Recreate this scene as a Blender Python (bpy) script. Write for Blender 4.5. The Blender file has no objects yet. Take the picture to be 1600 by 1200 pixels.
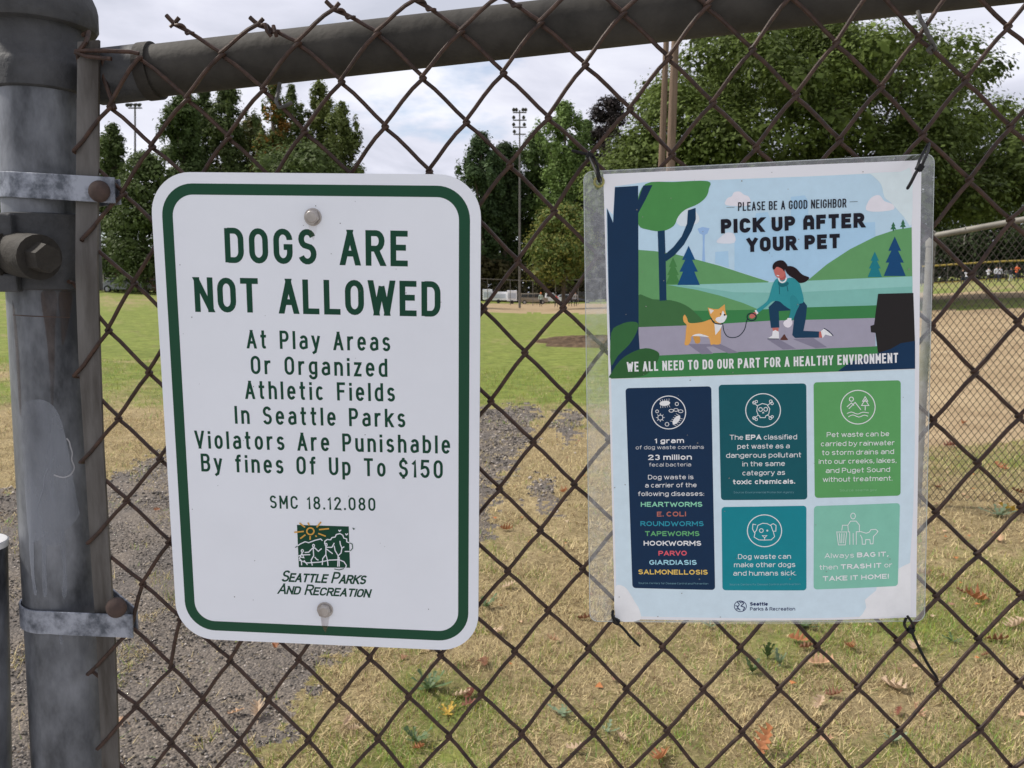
import bpy, bmesh, math, random
import numpy as np
from mathutils import Vector, Matrix, noise
from mathutils.geometry import tessellate_polygon
random.seed(7); rng = np.random.default_rng(7)
S = bpy.context.scene
COL = S.collection
# ------------------------------------------------------------------ camera, light
CH = 1.58; F = 1294.0; PITCH = math.atan(145/1294.0)
cd = bpy.data.cameras.new('camera'); cam = bpy.data.objects.new('camera', cd); COL.objects.link(cam)
cam.location = (0, 0, CH); cam.rotation_euler = (math.radians(90)-PITCH, 0, 0)
cd.sensor_width = 36; cd.lens = F/1600*36; cd.clip_start = 0.02; cd.clip_end = 2000
cd.dof.use_dof = True; cd.dof.focus_distance = 0.80; cd.dof.aperture_fstop = 26
S.camera = cam
w = bpy.data.worlds.new('World'); S.world = w; w.use_nodes = True
SUN_EL = math.radians(49); SUN_AZ = math.radians(-80)        # azimuth clockwise from +Y: from the left, slightly behind the camera
def world():
    nt = w.node_tree; N = nt.nodes; L = nt.links; N.clear()
    out = N.new('ShaderNodeOutputWorld')
    sky = N.new('ShaderNodeTexSky'); sky.sky_type = 'NISHITA'; sky.sun_disc = False
    sky.sun_elevation = SUN_EL; sky.sun_rotation = SUN_AZ
    bg = N.new('ShaderNodeBackground'); bg.inputs[1].default_value = 0.15; L.new(sky.outputs[0], bg.inputs[0])
    geo = N.new('ShaderNodeTexCoord')
    # clouds: noise on the view direction, flattened towards the horizon
    sep = N.new('ShaderNodeSeparateXYZ'); L.new(geo.outputs['Generated'], sep.inputs[0])
    def math_(op, a, b=None, c=None):
        m = N.new('ShaderNodeMath'); m.operation = op
        for i, v in enumerate((a, b, c)):
            if v is None: continue
            if hasattr(v, 'links'): L.new(v, m.inputs[i])
            else: m.inputs[i].default_value = v
        return m.outputs[0]
    z = math_('ADD', math_('MAXIMUM', sep.outputs[2], 0.0), 0.22)
    comb = N.new('ShaderNodeCombineXYZ'); L.new(math_('DIVIDE', sep.outputs[0], z), comb.inputs[0]); L.new(math_('DIVIDE', sep.outputs[1], z), comb.inputs[1])
    comb.inputs[2].default_value = 3.3
    n1 = N.new('ShaderNodeTexNoise'); L.new(comb.outputs[0], n1.inputs['Vector']); n1.inputs['Scale'].default_value = 1.1; n1.inputs['Detail'].default_value = 7; n1.inputs['Roughness'].default_value = .55
    n2 = N.new('ShaderNodeTexNoise'); L.new(comb.outputs[0], n2.inputs['Vector']); n2.inputs['Scale'].default_value = 2.3; n2.inputs['Detail'].default_value = 6; n2.inputs['Distortion'].default_value = .4
    cr = N.new('ShaderNodeValToRGB'); L.new(n2.outputs[0], cr.inputs[0])
    cr.color_ramp.elements[0].position = .36; cr.color_ramp.elements[0].color = (.47, .49, .57, 1)
    cr.color_ramp.elements[1].position = .66; cr.color_ramp.elements[1].color = (.76, .77, .84, 1)
    e = cr.color_ramp.elements.new(.5); e.color = (.60, .61, .70, 1)
    cl = N.new('ShaderNodeBackground'); L.new(cr.outputs[0], cl.inputs[0]); cl.inputs[1].default_value = CLOUD
    mr = N.new('ShaderNodeMapRange'); L.new(n1.outputs[0], mr.inputs[0]); mr.inputs[1].default_value = .27; mr.inputs[2].default_value = .36
    mx = N.new('ShaderNodeMixShader'); L.new(mr.outputs[0], mx.inputs[0]); L.new(bg.outputs[0], mx.inputs[1]); L.new(cl.outputs[0], mx.inputs[2])
    L.new(mx.outputs[0], out.inputs[0])
CLOUD = 1.32
world()
sd = bpy.data.lights.new('sun', 'SUN'); sd.energy = 5.0; sd.angle = math.radians(5); sd.color = (1, .94, .85)
sun = bpy.data.objects.new('sun', sd); COL.objects.link(sun)
sv = Vector((math.sin(SUN_AZ)*math.cos(SUN_EL), math.cos(SUN_AZ)*math.cos(SUN_EL), math.sin(SUN_EL)))
sun.rotation_euler = sv.to_track_quat('Z', 'Y').to_euler(); sun.location = (5, 5, 30)
S.view_settings.view_transform = 'Standard'; S.view_settings.look = 'None'; S.view_settings.gamma = 1; S.view_settings.use_curve_mapping = False
S.view_settings.exposure = -0.02
S.cycles.max_bounces = 8; S.cycles.transparent_max_bounces = 16

# ------------------------------------------------------------------ geometry helpers
FW = np.array([0, math.cos(PITCH), -math.sin(PITCH)]); UP = np.array([0, math.sin(PITCH), math.cos(PITCH)]); CAM = np.array([0, 0, CH])
def ray(px, py): return FW + np.array([1., 0, 0])*(px-800)/F + UP*(600-py)/F
def atY(px, py, Y):
    d = ray(px, py); return CAM + d*(Y/d[1])
FY0, FK = 0.790, -0.067                                    # plane the mesh hangs in: Y = FY0 + FK*X
FN = np.array([FK, -1, 0])/math.hypot(FK, 1)               # its normal, towards the camera side
FX = np.array([1, FK, 0])/math.hypot(FK, 1)                # along the fence
def fen(px, py, off=0.0):
    d = ray(px, py); p0 = np.array([0, FY0, 0]) + FN*off
    return CAM + d*(np.dot(p0-CAM, FN)/np.dot(d, FN))
def pix(P):
    P = np.asarray(P, float)-CAM; dd = P@FW
    return np.stack([800+F*P[..., 0]/dd, 600-F*(P@UP)/dd], -1)
_hu = [-2.5, -.7, -.487, -.2, .03, .2, .4, .58, .8, 2.5]; _hz = [2.2, 2.0, 1.75, .5, -.35, .15, 1.7, 2.8, 3.4, 4.2]
def terrain(X, Y):
    X = np.asarray(X, float); Y = np.asarray(Y, float)
    u = X/np.maximum(Y, .5)
    h = np.interp(u, _hu, _hz)
    s = np.clip((Y-8)/82, 0, 1.6)
    return h*s
def ground(px, py):
    d = ray(px, py); lo, hi = 1.0, 400.0; t = None
    prev = None
    for Y in np.geomspace(1.0, 300, 260):
        p = CAM + d*(Y/d[1]); g = float(terrain(p[0], p[1]))
        if p[2] <= g:
            return np.array([p[0], p[1], g])
    return CAM + d*(300/d[1])
def mkobj(name, verts, faces, mat=None, parent=None, smooth=False):
    me = bpy.data.meshes.new(name); me.from_pydata([tuple(map(float, v)) for v in verts], [], [tuple(f) for f in faces]); me.update()
    if smooth: me.polygons.foreach_set('use_smooth', [True]*len(me.polygons))
    if mat: me.materials.append(mat)
    o = bpy.data.objects.new(name, me); COL.objects.link(o)
    if parent: o.parent = parent; o.matrix_parent_inverse = parent.matrix_world.inverted()
    return o
def npmesh(name, V, Fc, mat=None, parent=None, col=None, smooth=False):
    V = np.asarray(V, np.float32); Fc = np.asarray(Fc, np.int32); k = Fc.shape[1]
    me = bpy.data.meshes.new(name); me.vertices.add(len(V)); me.vertices.foreach_set('co', V.ravel())
    me.loops.add(Fc.size); me.loops.foreach_set('vertex_index', Fc.ravel())
    me.polygons.add(len(Fc)); me.polygons.foreach_set('loop_start', np.arange(0, Fc.size, k, dtype=np.int32))
    try: me.polygons.foreach_set('loop_total', np.full(len(Fc), k, dtype=np.int32))
    except Exception: pass
    me.update(calc_edges=True)
    if smooth: me.polygons.foreach_set('use_smooth', np.ones(len(Fc), dtype=bool))
    if col is not None:
        a = me.attributes.new('tint', 'FLOAT_COLOR', 'POINT'); c = np.ones((len(V), 4), np.float32); c[:, :3] = col; a.data.foreach_set('color', c.ravel())
    if mat: me.materials.append(mat)
    o = bpy.data.objects.new(name, me); COL.objects.link(o)
    if parent: o.parent = parent; o.matrix_parent_inverse = parent.matrix_world.inverted()
    return o
def tag(o, label=None, cat=None, group=None, kind=None):
    if label: o['label'] = label
    if cat: o['category'] = cat
    if group: o['group'] = group
    if kind: o['kind'] = kind
    return o
def empty(name, loc, label, cat, group=None, rz=0):
    o = bpy.data.objects.new(name, None); COL.objects.link(o); o.location = tuple(map(float, loc)); o.rotation_euler = (0, 0, rz); o.empty_display_size = .1
    o.matrix_world = Matrix.Translation(Vector(tuple(map(float, loc)))) @ Matrix.Rotation(rz, 4, 'Z')
    return tag(o, label, cat, group)
class MB:
    def __init__(s): s.v = []; s.f = []
    def add(s, v, f):
        b = len(s.v); s.v += [tuple(map(float, x)) for x in v]; s.f += [tuple(i+b for i in q) for q in f]; return s
    def tube(s, pts, r, n=8, cap=True):
        P = [Vector(tuple(map(float, p))) for p in pts]; m = len(P); R = r if hasattr(r, '__len__') else [r]*m
        T = []
        for i in range(m):
            a = P[max(i-1, 0)]; b = P[min(i+1, m-1)]; t = (b-a)
            T.append(t.normalized() if t.length > 1e-9 else (T[-1] if T else Vector((0, 0, 1))))
        nrm = T[0].orthogonal().normalized(); V = []
        for i in range(m):
            nrm = (nrm - T[i]*nrm.dot(T[i])); nrm = nrm.normalized() if nrm.length > 1e-9 else T[i].orthogonal().normalized()
            bi = T[i].cross(nrm)
            for k in range(n):
                a = 2*math.pi*k/n; V.append(P[i]+(nrm*math.cos(a)+bi*math.sin(a))*R[i])
        Fc = [(i*n+k, i*n+(k+1) % n, (i+1)*n+(k+1) % n, (i+1)*n+k) for i in range(m-1) for k in range(n)]
        if cap: Fc += [tuple(range(n))[::-1], tuple(range((m-1)*n, m*n))]
        return s.add(V, Fc)
    def box(s, c, sx, sy, sz, M=None):
        V = []
        for dz in (-1, 1):
            for dx, dy in ((-1, -1), (1, -1), (1, 1), (-1, 1)):
                v = Vector((dx*sx/2, dy*sy/2, dz*sz/2))
                if M is not None: v = M @ v
                V.append(v+Vector(tuple(map(float, c))))
        return s.add(V, [(3, 2, 1, 0), (4, 5, 6, 7), (0, 1, 5, 4), (1, 2, 6, 5), (2, 3, 7, 6), (3, 0, 4, 7)])
    def lathe(s, prof, A, ax, n=32):                       # prof: (radius, height along ax)
        ax = Vector(tuple(map(float, ax))).normalized(); A = Vector(tuple(map(float, A))); u = ax.orthogonal().normalized(); v = ax.cross(u); V = []
        for r, h in prof:
            for k in range(n):
                a = 2*math.pi*k/n; V.append(A+ax*h+(u*math.cos(a)+v*math.sin(a))*r)
        m = len(prof)
        Fc = [(i*n+k, i*n+(k+1) % n, (i+1)*n+(k+1) % n, (i+1)*n+k) for i in range(m-1) for k in range(n)]
        Fc += [tuple(range(n))[::-1], tuple(range((m-1)*n, m*n))]
        return s.add(V, Fc)
    def build(s, name, mat=None, parent=None, smooth=False, bevel=0):
        o = mkobj(name, s.v, s.f, mat, parent, smooth)
        if smooth:
            m = o.modifiers.new('edge', 'EDGE_SPLIT'); m.split_angle = math.radians(40)
        if bevel:
            b = o.modifiers.new('bevel', 'BEVEL'); b.width = bevel; b.segments = 2; b.limit_method = 'ANGLE'
        return o
# ------------------------------------------------------------------ materials
def lin(c): return tuple(((x/255)/12.92 if x/255 <= .04045 else ((x/255+.055)/1.055)**2.4) for x in c)
_mc = {}
def mat(name, base, rough=.6, metal=0., var=.15, scale=20., bump=0., bscale=60., spec=.5, base2=None, stretch=None, coat=0., attr=False, trans=0., thr=None, detail=6, alpha=None):
    if name in _mc: return _mc[name]
    m = bpy.data.materials.new(name); m.use_nodes = True; nt = m.node_tree; N = nt.nodes; L = nt.links; bs = N['Principled BSDF']
    tc = N.new('ShaderNodeTexCoord'); vec = tc.outputs['Object']
    if stretch:
        mp = N.new('ShaderNodeMapping'); L.new(vec, mp.inputs[0]); mp.inputs['Scale'].default_value = stretch; vec = mp.outputs[0]
    nz = N.new('ShaderNodeTexNoise'); L.new(vec, nz.inputs['Vector']); nz.inputs['Scale'].default_value = scale; nz.inputs['Detail'].default_value = detail; nz.inputs['Roughness'].default_value = .65
    ra = N.new('ShaderNodeValToRGB'); L.new(nz.outputs[0], ra.inputs[0])
    b2 = base2 if base2 else tuple(min(1, c*(1+var)) for c in base); b1 = base if base2 else tuple(c*(1-var) for c in base)
    lo, hi = thr if thr else (.32, .68)
    ra.color_ramp.elements[0].position = lo; ra.color_ramp.elements[1].position = hi
    ra.color_ramp.elements[0].color = (*b1, 1); ra.color_ramp.elements[1].color = (*b2, 1)
    c = ra.outputs[0]
    if attr:
        at = N.new('ShaderNodeAttribute'); at.attribute_name = 'tint'; mx = N.new('ShaderNodeMix'); mx.data_type = 'RGBA'; mx.blend_type = 'MULTIPLY'; mx.inputs[0].default_value = 1
        L.new(c, mx.inputs[6]); L.new(at.outputs['Color'], mx.inputs[7]); c = mx.outputs[2]
    L.new(c, bs.inputs['Base Color'])
    bs.inputs['Roughness'].default_value = rough; bs.inputs['Metallic'].default_value = metal; bs.inputs['Specular IOR Level'].default_value = spec
    if coat: bs.inputs['Coat Weight'].default_value = coat; bs.inputs['Coat Roughness'].default_value = .12
    if bump:
        n2 = N.new('ShaderNodeTexNoise'); L.new(vec, n2.inputs['Vector']); n2.inputs['Scale'].default_value = bscale; n2.inputs['Detail'].default_value = 5
        bp = N.new('ShaderNodeBump'); bp.inputs['Strength'].default_value = bump; bp.inputs['Distance'].default_value = 1/bscale*.6; L.new(n2.outputs[0], bp.inputs['Height']); L.new(bp.outputs[0], bs.inputs['Normal'])
    if trans:
        tr = N.new('ShaderNodeBsdfTranslucent'); L.new(c, tr.inputs[0]); ms = N.new('ShaderNodeMixShader'); ms.inputs[0].default_value = trans
        L.new(bs.outputs[0], ms.inputs[1]); L.new(tr.outputs[0], ms.inputs[2]); L.new(ms.outputs[0], N['Material Output'].inputs[0])
    _mc[name] = m; return m
PAPER_OBS = .60; PAPER_ALB = .80
def printmat(rgb, coat=.06, scale=1.0, name=None, alb=PAPER_ALB, obs=PAPER_OBS):
    b = tuple(max(.002, min(.86, c/obs*alb*scale)-.009) for c in lin(rgb)); n = name or 'ink_%02x%02x%02x' % tuple(int(x) for x in rgb)
    return mat(n, b, rough=.4, var=.035, scale=90, coat=coat, spec=.2)
# ------------------------------------------------------------------ flat print on a sheet
class Sheet:
    """a plane (origin O, axes ex, ez, normal n towards viewer) with optional bend; things are traced on it"""
    def __init__(s, O, ex, ez, bend=None):
        s.O = np.array(O, float); s.ex = np.array(ex, float)/np.linalg.norm(ex); s.ez = np.array(ez, float)/np.linalg.norm(ez)
        s.n = np.cross(s.ex, s.ez); s.bend = bend
    def uv(s, px, py):
        d = ray(px, py); t = np.dot(s.O-CAM, s.n)/np.dot(d, s.n); q = CAM+d*t-s.O
        return (float(q@s.ex), float(q@s.ez))
    def P(s, u, v, off=0.0):
        b = s.bend(u, v) if s.bend else 0.0
        return s.O+s.ex*u+s.ez*v+s.n*(off+b)
    def poly(s, name, loops, mat_, off, parent, cut=None, edge=None):
        if not isinstance(loops[0][0], (tuple, list)): loops = [loops]
        flat = [p for l in loops for p in l]
        if len(loops) == 1 and len(flat) <= 4: tris = [tuple(range(len(flat)))]
        else: tris = tessellate_polygon([[Vector((p[0], p[1], 0)) for p in l] for l in loops])
        V = [(p[0], p[1], 0) for p in flat]; Fc = [tuple(t) for t in tris]
        Fc = [f if sum((V[f[i]][0]*V[f[(i+1) % len(f)]][1]-V[f[(i+1) % len(f)]][0]*V[f[i]][1]) for i in range(len(f))) > 0 else f[::-1] for f in Fc]
        if cut and s.bend:
            bm = bmesh.new(); vs = [bm.verts.new(v) for v in V]
            for f in Fc:
                try: bm.faces.new([vs[i] for i in f])
                except Exception: pass
            for ax in (0, 1):
                lo = min(v[ax] for v in V); hi = max(v[ax] for v in V); k = math.ceil(lo/cut)
                while k*cut < hi:
                    co = [0, 0, 0]; co[ax] = k*cut+1e-5; no = [0, 0, 0]; no[ax] = 1
                    bmesh.ops.bisect_plane(bm, geom=bm.verts[:]+bm.edges[:]+bm.faces[:], dist=1e-7, plane_co=co, plane_no=no); k += 1
            bm.verts.index_update(); V = [v.co[:] for v in bm.verts]; Fc = [tuple(v.index for v in f.verts) for f in bm.faces]; bm.free()
        return mkobj(name, [s.P(v[0], v[1], off) for v in V], Fc, mat_, parent)
def arc(cx, cy, rx, ry, a0, a1, n=9):
    return [(cx+rx*math.cos(math.radians(a0+(a1-a0)*i/(n-1))), cy+ry*math.sin(math.radians(a0+(a1-a0)*i/(n-1)))) for i in range(n)]
def rrect(w_, h_, r, n=8, cx=0, cy=0):
    p = []
    for sx, sy, a in ((1, 1, 0), (-1, 1, 90), (-1, -1, 180), (1, -1, 270)):
        p += arc(cx+sx*(w_/2-r), cy+sy*(h_/2-r), r, r, a, a+90, n)
    return p
def rquad(c, r, n=6):                                       # rounded quadrilateral through 4 corners
    p = []
    for i in range(4):
        C = np.array(c[i]); A = np.array(c[i-1])-C; B = np.array(c[(i+1) % 4])-C; A = A/np.linalg.norm(A); B = B/np.linalg.norm(B)
        a = C+A*r; b = C+B*r
        for k in range(n):
            t = k/(n-1); p.append(tuple((1-t)**2*a+2*t*(1-t)*(C+(A+B)*r*.12)+t*t*b))
    return p
def smooth_loop(pts, n=5, closed=True):                     # Catmull-Rom
    m = len(pts); out = []
    rngi = range(m) if closed else range(m-1)
    for i in rngi:
        g = (lambda k: pts[k % m]) if closed else (lambda k: pts[max(0, min(m-1, k))])
        p0, p1, p2, p3 = [np.array(g(i+k), float) for k in (-1, 0, 1, 2)]
        for k in range(n):
            t = k/n; out.append(tuple(.5*((2*p1)+(-p0+p2)*t+(2*p0-5*p1+4*p2-p3)*t*t+(-p0+3*p1-3*p2+p3)*t**3)))
    if not closed: out.append(tuple(map(float, pts[-1])))
    return out
def strip(pts, hw, ext=0.0):
    """mitred strip along a 2-D polyline; returns verts and quads"""
    P = [np.array(p, float) for p in pts]; Q = [P[0]]
    for p in P[1:]:
        if np.linalg.norm(p-Q[-1]) > 1e-7: Q.append(p)
    P = Q; closed = len(P) > 3 and np.linalg.norm(P[0]-P[-1]) < 1e-6
    if len(P) < 2: return [], []
    if closed: P = P[:-1]
    m = len(P); V = []
    if ext and not closed:
        d0 = (P[0]-P[1])/np.linalg.norm(P[0]-P[1]); d1 = (P[-1]-P[-2])/np.linalg.norm(P[-1]-P[-2]); P[0] = P[0]+d0*ext; P[-1] = P[-1]+d1*ext
    for i in range(m):
        if closed: a = P[i]-P[i-1]; b = P[(i+1) % m]-P[i]
        else: a = P[i]-P[i-1] if i else P[1]-P[0]; b = P[i+1]-P[i] if i < m-1 else P[i]-P[i-1]
        a = a/np.linalg.norm(a); b = b/np.linalg.norm(b); na = np.array([-a[1], a[0]]); nb = np.array([-b[1], b[0]]); mm = na+nb; l = np.linalg.norm(mm)
        if l < .3: mm = na; k = 1.
        else: mm = mm/l; k = min(1/max(.2, float(mm@na)), 1.9)
        V += [tuple(P[i]+mm*hw*k), tuple(P[i]-mm*hw*k)]
    Fc = []
    for i in range(m if closed else m-1):
        j = (i+1) % m; Fc.append((2*i+1, 2*j+1, 2*j, 2*i))
    return V, Fc
def glyphset(R):
    X = .73; r = R; q = min(R, X/2); G = {}
    def O_(x0, x1, y0, y1, ry, a=0, b=360):
        cx = (x0+x1)/2; rx = (x1-x0)/2
        return arc(cx, y1-ry, rx, ry, 0, 180, 11)+arc(cx, y0+ry, rx, ry, 180, 360, 11)
    def ring(x0, x1, y0, y1, ry):
        p = O_(x0, x1, y0, y1, ry); return p+[p[0]]
    G['A'] = (1.06, [[(0, 0), (.5, 1)], [(1, 0), (.5, 1)], [(.2, .3), (.8, .3)]])
    G['B'] = (1, [[(0, 0), (0, 1)], [(0.02, 1)]+arc(.58, .77, .38, .23, 90, -90)+[(0.02, .54)], [(.55, .54)]+arc(.6, .27, .4, .27, 90, -90)+[(.02, 0)]])
    G['C'] = (1, [[(1, .72)]+arc(.5, 1-r, .5, r, 5, 180, 11)+arc(.5, r, .5, r, 180, 355, 11)+[(1, .28)]] if R < .4 else [arc(.52, .5, .52, .5, 42, 318, 19)])
    G['D'] = (1, [[(0, 0), (0, 1)], [(.02, 1)]+arc(.5, 1-max(r, .3), .5, max(r, .3), 90, 0)+arc(.5, max(r, .3), .5, max(r, .3), 0, -90)+[(.02, 0)]])
    G['E'] = (.88, [[(1, 1), (0, 1), (0, 0), (1, 0)], [(.05, .53), (.85, .53)]])
    G['F'] = (.85, [[(1, 1), (0, 1), (0, 0)], [(.05, .52), (.85, .52)]])
    G['G'] = (1, [[(1, .72)]+arc(.5, 1-r, .5, r, 5, 180, 11)+arc(.5, r, .5, r, 180, 360, 11)+[(1, .48), (.55, .48)]] if R < .4 else [arc(.52, .5, .52, .5, 42, 340, 19)+[(1, .48), (.6, .48)]])
    G['H'] = (1, [[(0, 0), (0, 1)], [(1, 0), (1, 1)], [(0, .52), (1, .52)]])
    G['I'] = (0, [[(0, 0), (0, 1)]])
    G['J'] = (.8, [[(1, 1)]+arc(.5, .28, .5, .28, 0, -180)])
    G['K'] = (1, [[(0, 0), (0, 1)], [(1, 1), (.04, .4)], [(.33, .6), (1, 0)]])
    G['L'] = (.85, [[(0, 1), (0, 0), (1, 0)]])
    G['M'] = (1.2, [[(0, 0), (0, 1)], [(.02, .98), (.5, .3)], [(.98, .98), (.5, .3)], [(1, 1), (1, 0)]])
    G['N'] = (1.02, [[(0, 0), (0, 1)], [(.02, .98), (.98, .02)], [(1, 0), (1, 1)]])
    G['O'] = (1, [ring(0, 1, 0, 1, r)]) if R < .4 else (1.15, [ring(0, 1, 0, 1, .5)])
    G['P'] = (.95, [[(0, 0), (0, 1)], [(.02, 1)]+arc(.58, .73, .42, .27, 90, -90)+[(.02, .46)]])
    G['Q'] = (1.1, [ring(0, 1, 0, 1, r), [(.6, .25), (1, -.05)]])
    G['R'] = (1, [[(0, 0), (0, 1)], [(.02, 1)]+arc(.58, .74, .4, .26, 90, -90)+[(.02, .48)], [(.55, .46), (1, 0)]])
    G['S'] = (.95, [arc(.5, .76, .46, .24, 20, 180, 9)+arc(.5, .76, .46, .24, 180, 240, 4)+arc(.5, .26, .5, .26, 60, 0, 5)+arc(.5, .26, .5, .26, 0, -160, 9)])
    G['T'] = (1, [[(0, 1), (1, 1)], [(.5, .98), (.5, 0)]])
    G['U'] = (1, [[(0, 1)]+arc(.5, min(r, .4), .5, min(r, .4), 180, 360, 11)+[(1, 1)]])
    G['V'] = (1.05, [[(0, 1), (.5, 0)], [(1, 1), (.5, 0)]])
    G['W'] = (1.6, [[(0, 1), (.25, 0)], [(.5, .9), (.25, 0)], [(.5, .9), (.75, 0)], [(1, 1), (.75, 0)]])
    G['Y'] = (1.05, [[(0, 1), (.5, .45), (1, 1)], [(.5, .45), (.5, 0)]])
    lo = .85
    G['a'] = (lo, [[(.08, X-.12)]+arc(.5, X-q*.8, .46, q*.8, 140, 90, 4)+arc(.55, X-q*.8, .45, q*.8, 90, 0, 6)+[(1, 0)], [(.98, .42)]+arc(.42, .21, .42, .21, 90, 270, 8)+[(.98, .06)]])
    G['b'] = (lo, [[(0, 1), (0, 0)], [(.02, X-.02)]+arc(.5, X-q, .5, q, 90, 0)+arc(.5, q, .5, q, 0, -90)+[(.02, .02)]])
    G['c'] = (lo*.92, [arc(.5, X-q, .5, q, 40, 180, 9)+arc(.5, q, .5, q, 180, 320, 9)])
    G['d'] = (lo, [[(1, 1), (1, 0)], [(.98, X-.02)]+arc(.5, X-q, .5, q, 90, 180)+arc(.5, q, .5, q, 180, 270)+[(.98, .02)]])
    G['e'] = (lo, [[(.05, .38), (1, .38)]+arc(.5, X-q, .5, q, 0, 180, 10)+arc(.5, q, .5, q, 180, 330, 9)])
    G['f'] = (lo*.62, [[(1, 1)]+arc(.75, .8, .35, .2, 90, 180, 5)+[(.4, 0)], [(0, X-.02), (.95, X-.02)]])
    G['g'] = (lo, [[(1, X), (1, -.06)]+arc(.5, -.06, .5, .2, 0, -160, 8), [(.98, X-.02)]+arc(.5, X-q, .5, q, 90, 180)+arc(.5, q+.06, .5, q, 180, 270)+[(.98, .08)]])
    G['h'] = (lo, [[(0, 1), (0, 0)], [(.02, X-.1)]+arc(.5, X-.25, .5, .25, 130, 0, 8)+[(1, 0)]])
    G['i'] = (0, [[(0, 0), (0, X-.04)], [(0, .95), (0, .99)]])
    G['k'] = (lo, [[(0, 0), (0, 1)], [(.95, X), (.04, .28)], [(.35, .45), (1, 0)]])
    G['l'] = (0, [[(0, 0), (0, 1)]])
    G['m'] = (lo*1.6, [[(0, 0), (0, X)], [(.01, X-.1)]+arc(.25, X-.22, .25, .22, 130, 0, 7)+[(.5, 0)], [(.51, X-.1)]+arc(.75, X-.22, .25, .22, 130, 0, 7)+[(1, 0)]])
    G['n'] = (lo, [[(0, 0), (0, X)], [(.02, X-.1)]+arc(.5, X-.25, .5, .25, 130, 0, 8)+[(1, 0)]])
    G['o'] = (lo, [ring(0, 1, 0, X, q)])
    G['p'] = (lo, [[(0, X), (0, -.27)], [(.02, X-.02)]+arc(.5, X-q, .5, q, 90, 0)+arc(.5, q, .5, q, 0, -90)+[(.02, .02)]])
    G['r'] = (lo*.62, [[(0, 0), (0, X)], [(.02, X-.14)]+arc(.85, X-.3, .8, .3, 150, 80, 5)])
    G['s'] = (lo*.9, [arc(.5, X*.75, .46, X*.25, 20, 180, 9)+arc(.5, X*.75, .46, X*.25, 180, 240, 4)+arc(.5, X*.26, .5, X*.26, 60, 0, 5)+arc(.5, X*.26, .5, X*.26, 0, -160, 9)])
    G['t'] = (lo*.62, [[(.38, 1), (.38, .16)]+arc(.7, .16, .32, .16, 180, 290, 5), [(0, X-.02), (.95, X-.02)]])
    G['u'] = (lo, [[(0, X)]+arc(.5, .25, .5, .25, 180, 320, 8)+[(.98, .12)], [(1, X), (1, 0)]])
    G['v'] = (lo*.95, [[(0, X), (.5, 0)], [(1, X), (.5, 0)]])
    G['w'] = (lo*1.45, [[(0, X), (.25, 0)], [(.5, X*.9), (.25, 0)], [(.5, X*.9), (.75, 0)], [(1, X), (.75, 0)]])
    G['x'] = (lo, [[(0, X), (1, 0)], [(0, 0), (1, X)]])
    G['y'] = (lo, [[(0, X), (.5, 0.02)], [(1, X), (.4, -.2), (.1, -.27)]])
    G['z'] = (lo*.85, [[(0, X), (1, X)], [(.92, X-.03), (.08, .03)], [(0, 0), (1, 0)]])
    G['0'] = (.95, [ring(0, 1, 0, 1, max(r, .3))]); G['1'] = (.3, [[(0, .82), (.9, 1), (.9, 0)]])
    G['2'] = (.95, [arc(.5, .74, .48, .26, 165, -10, 10)+[(0, 0), (1, 0)]])
    G['3'] = (.9, [arc(.48, .75, .44, .25, 150, -70, 9), arc(.46, .27, .5, .27, 75, -150, 10)])
    G['5'] = (.95, [[(.95, 1), (.1, 1), (.04, .55)]+arc(.48, .31, .52, .31, 120, -150, 12)])
    G['8'] = (.95, [ring(.06, .94, .53, 1, .235), ring(0, 1, 0, .53, .265)])
    G['$'] = (.95, G['S'][1]+[[(.5, 1.1), (.5, .98)], [(.5, .02), (.5, -.1)]])
    G['.'] = (0, [[(0, 0), (0, .04)]]); G[','] = (.1, [[(1, .05), (0, -.12)]]); G[':'] = (0, [[(0, 0), (0, .04)], [(0, .5), (0, .54)]]); G['!'] = (0, [[(0, 1), (0, .32)], [(0, 0), (0, .04)]])
    G['&'] = (1.05, [[(1, 0), (.2, .75)]+arc(.42, .83, .22, .17, 200, -60, 8)+arc(.35, .25, .35, .25, 110, 300, 9)+[(.95, .5)]]); G['-'] = (1.4, [[(0, .5), (1, .5)]])
    return G
GC = glyphset(.29); GR = glyphset(.5)
DIAG = 'AVWMNKXYvwkyxzR'
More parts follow.
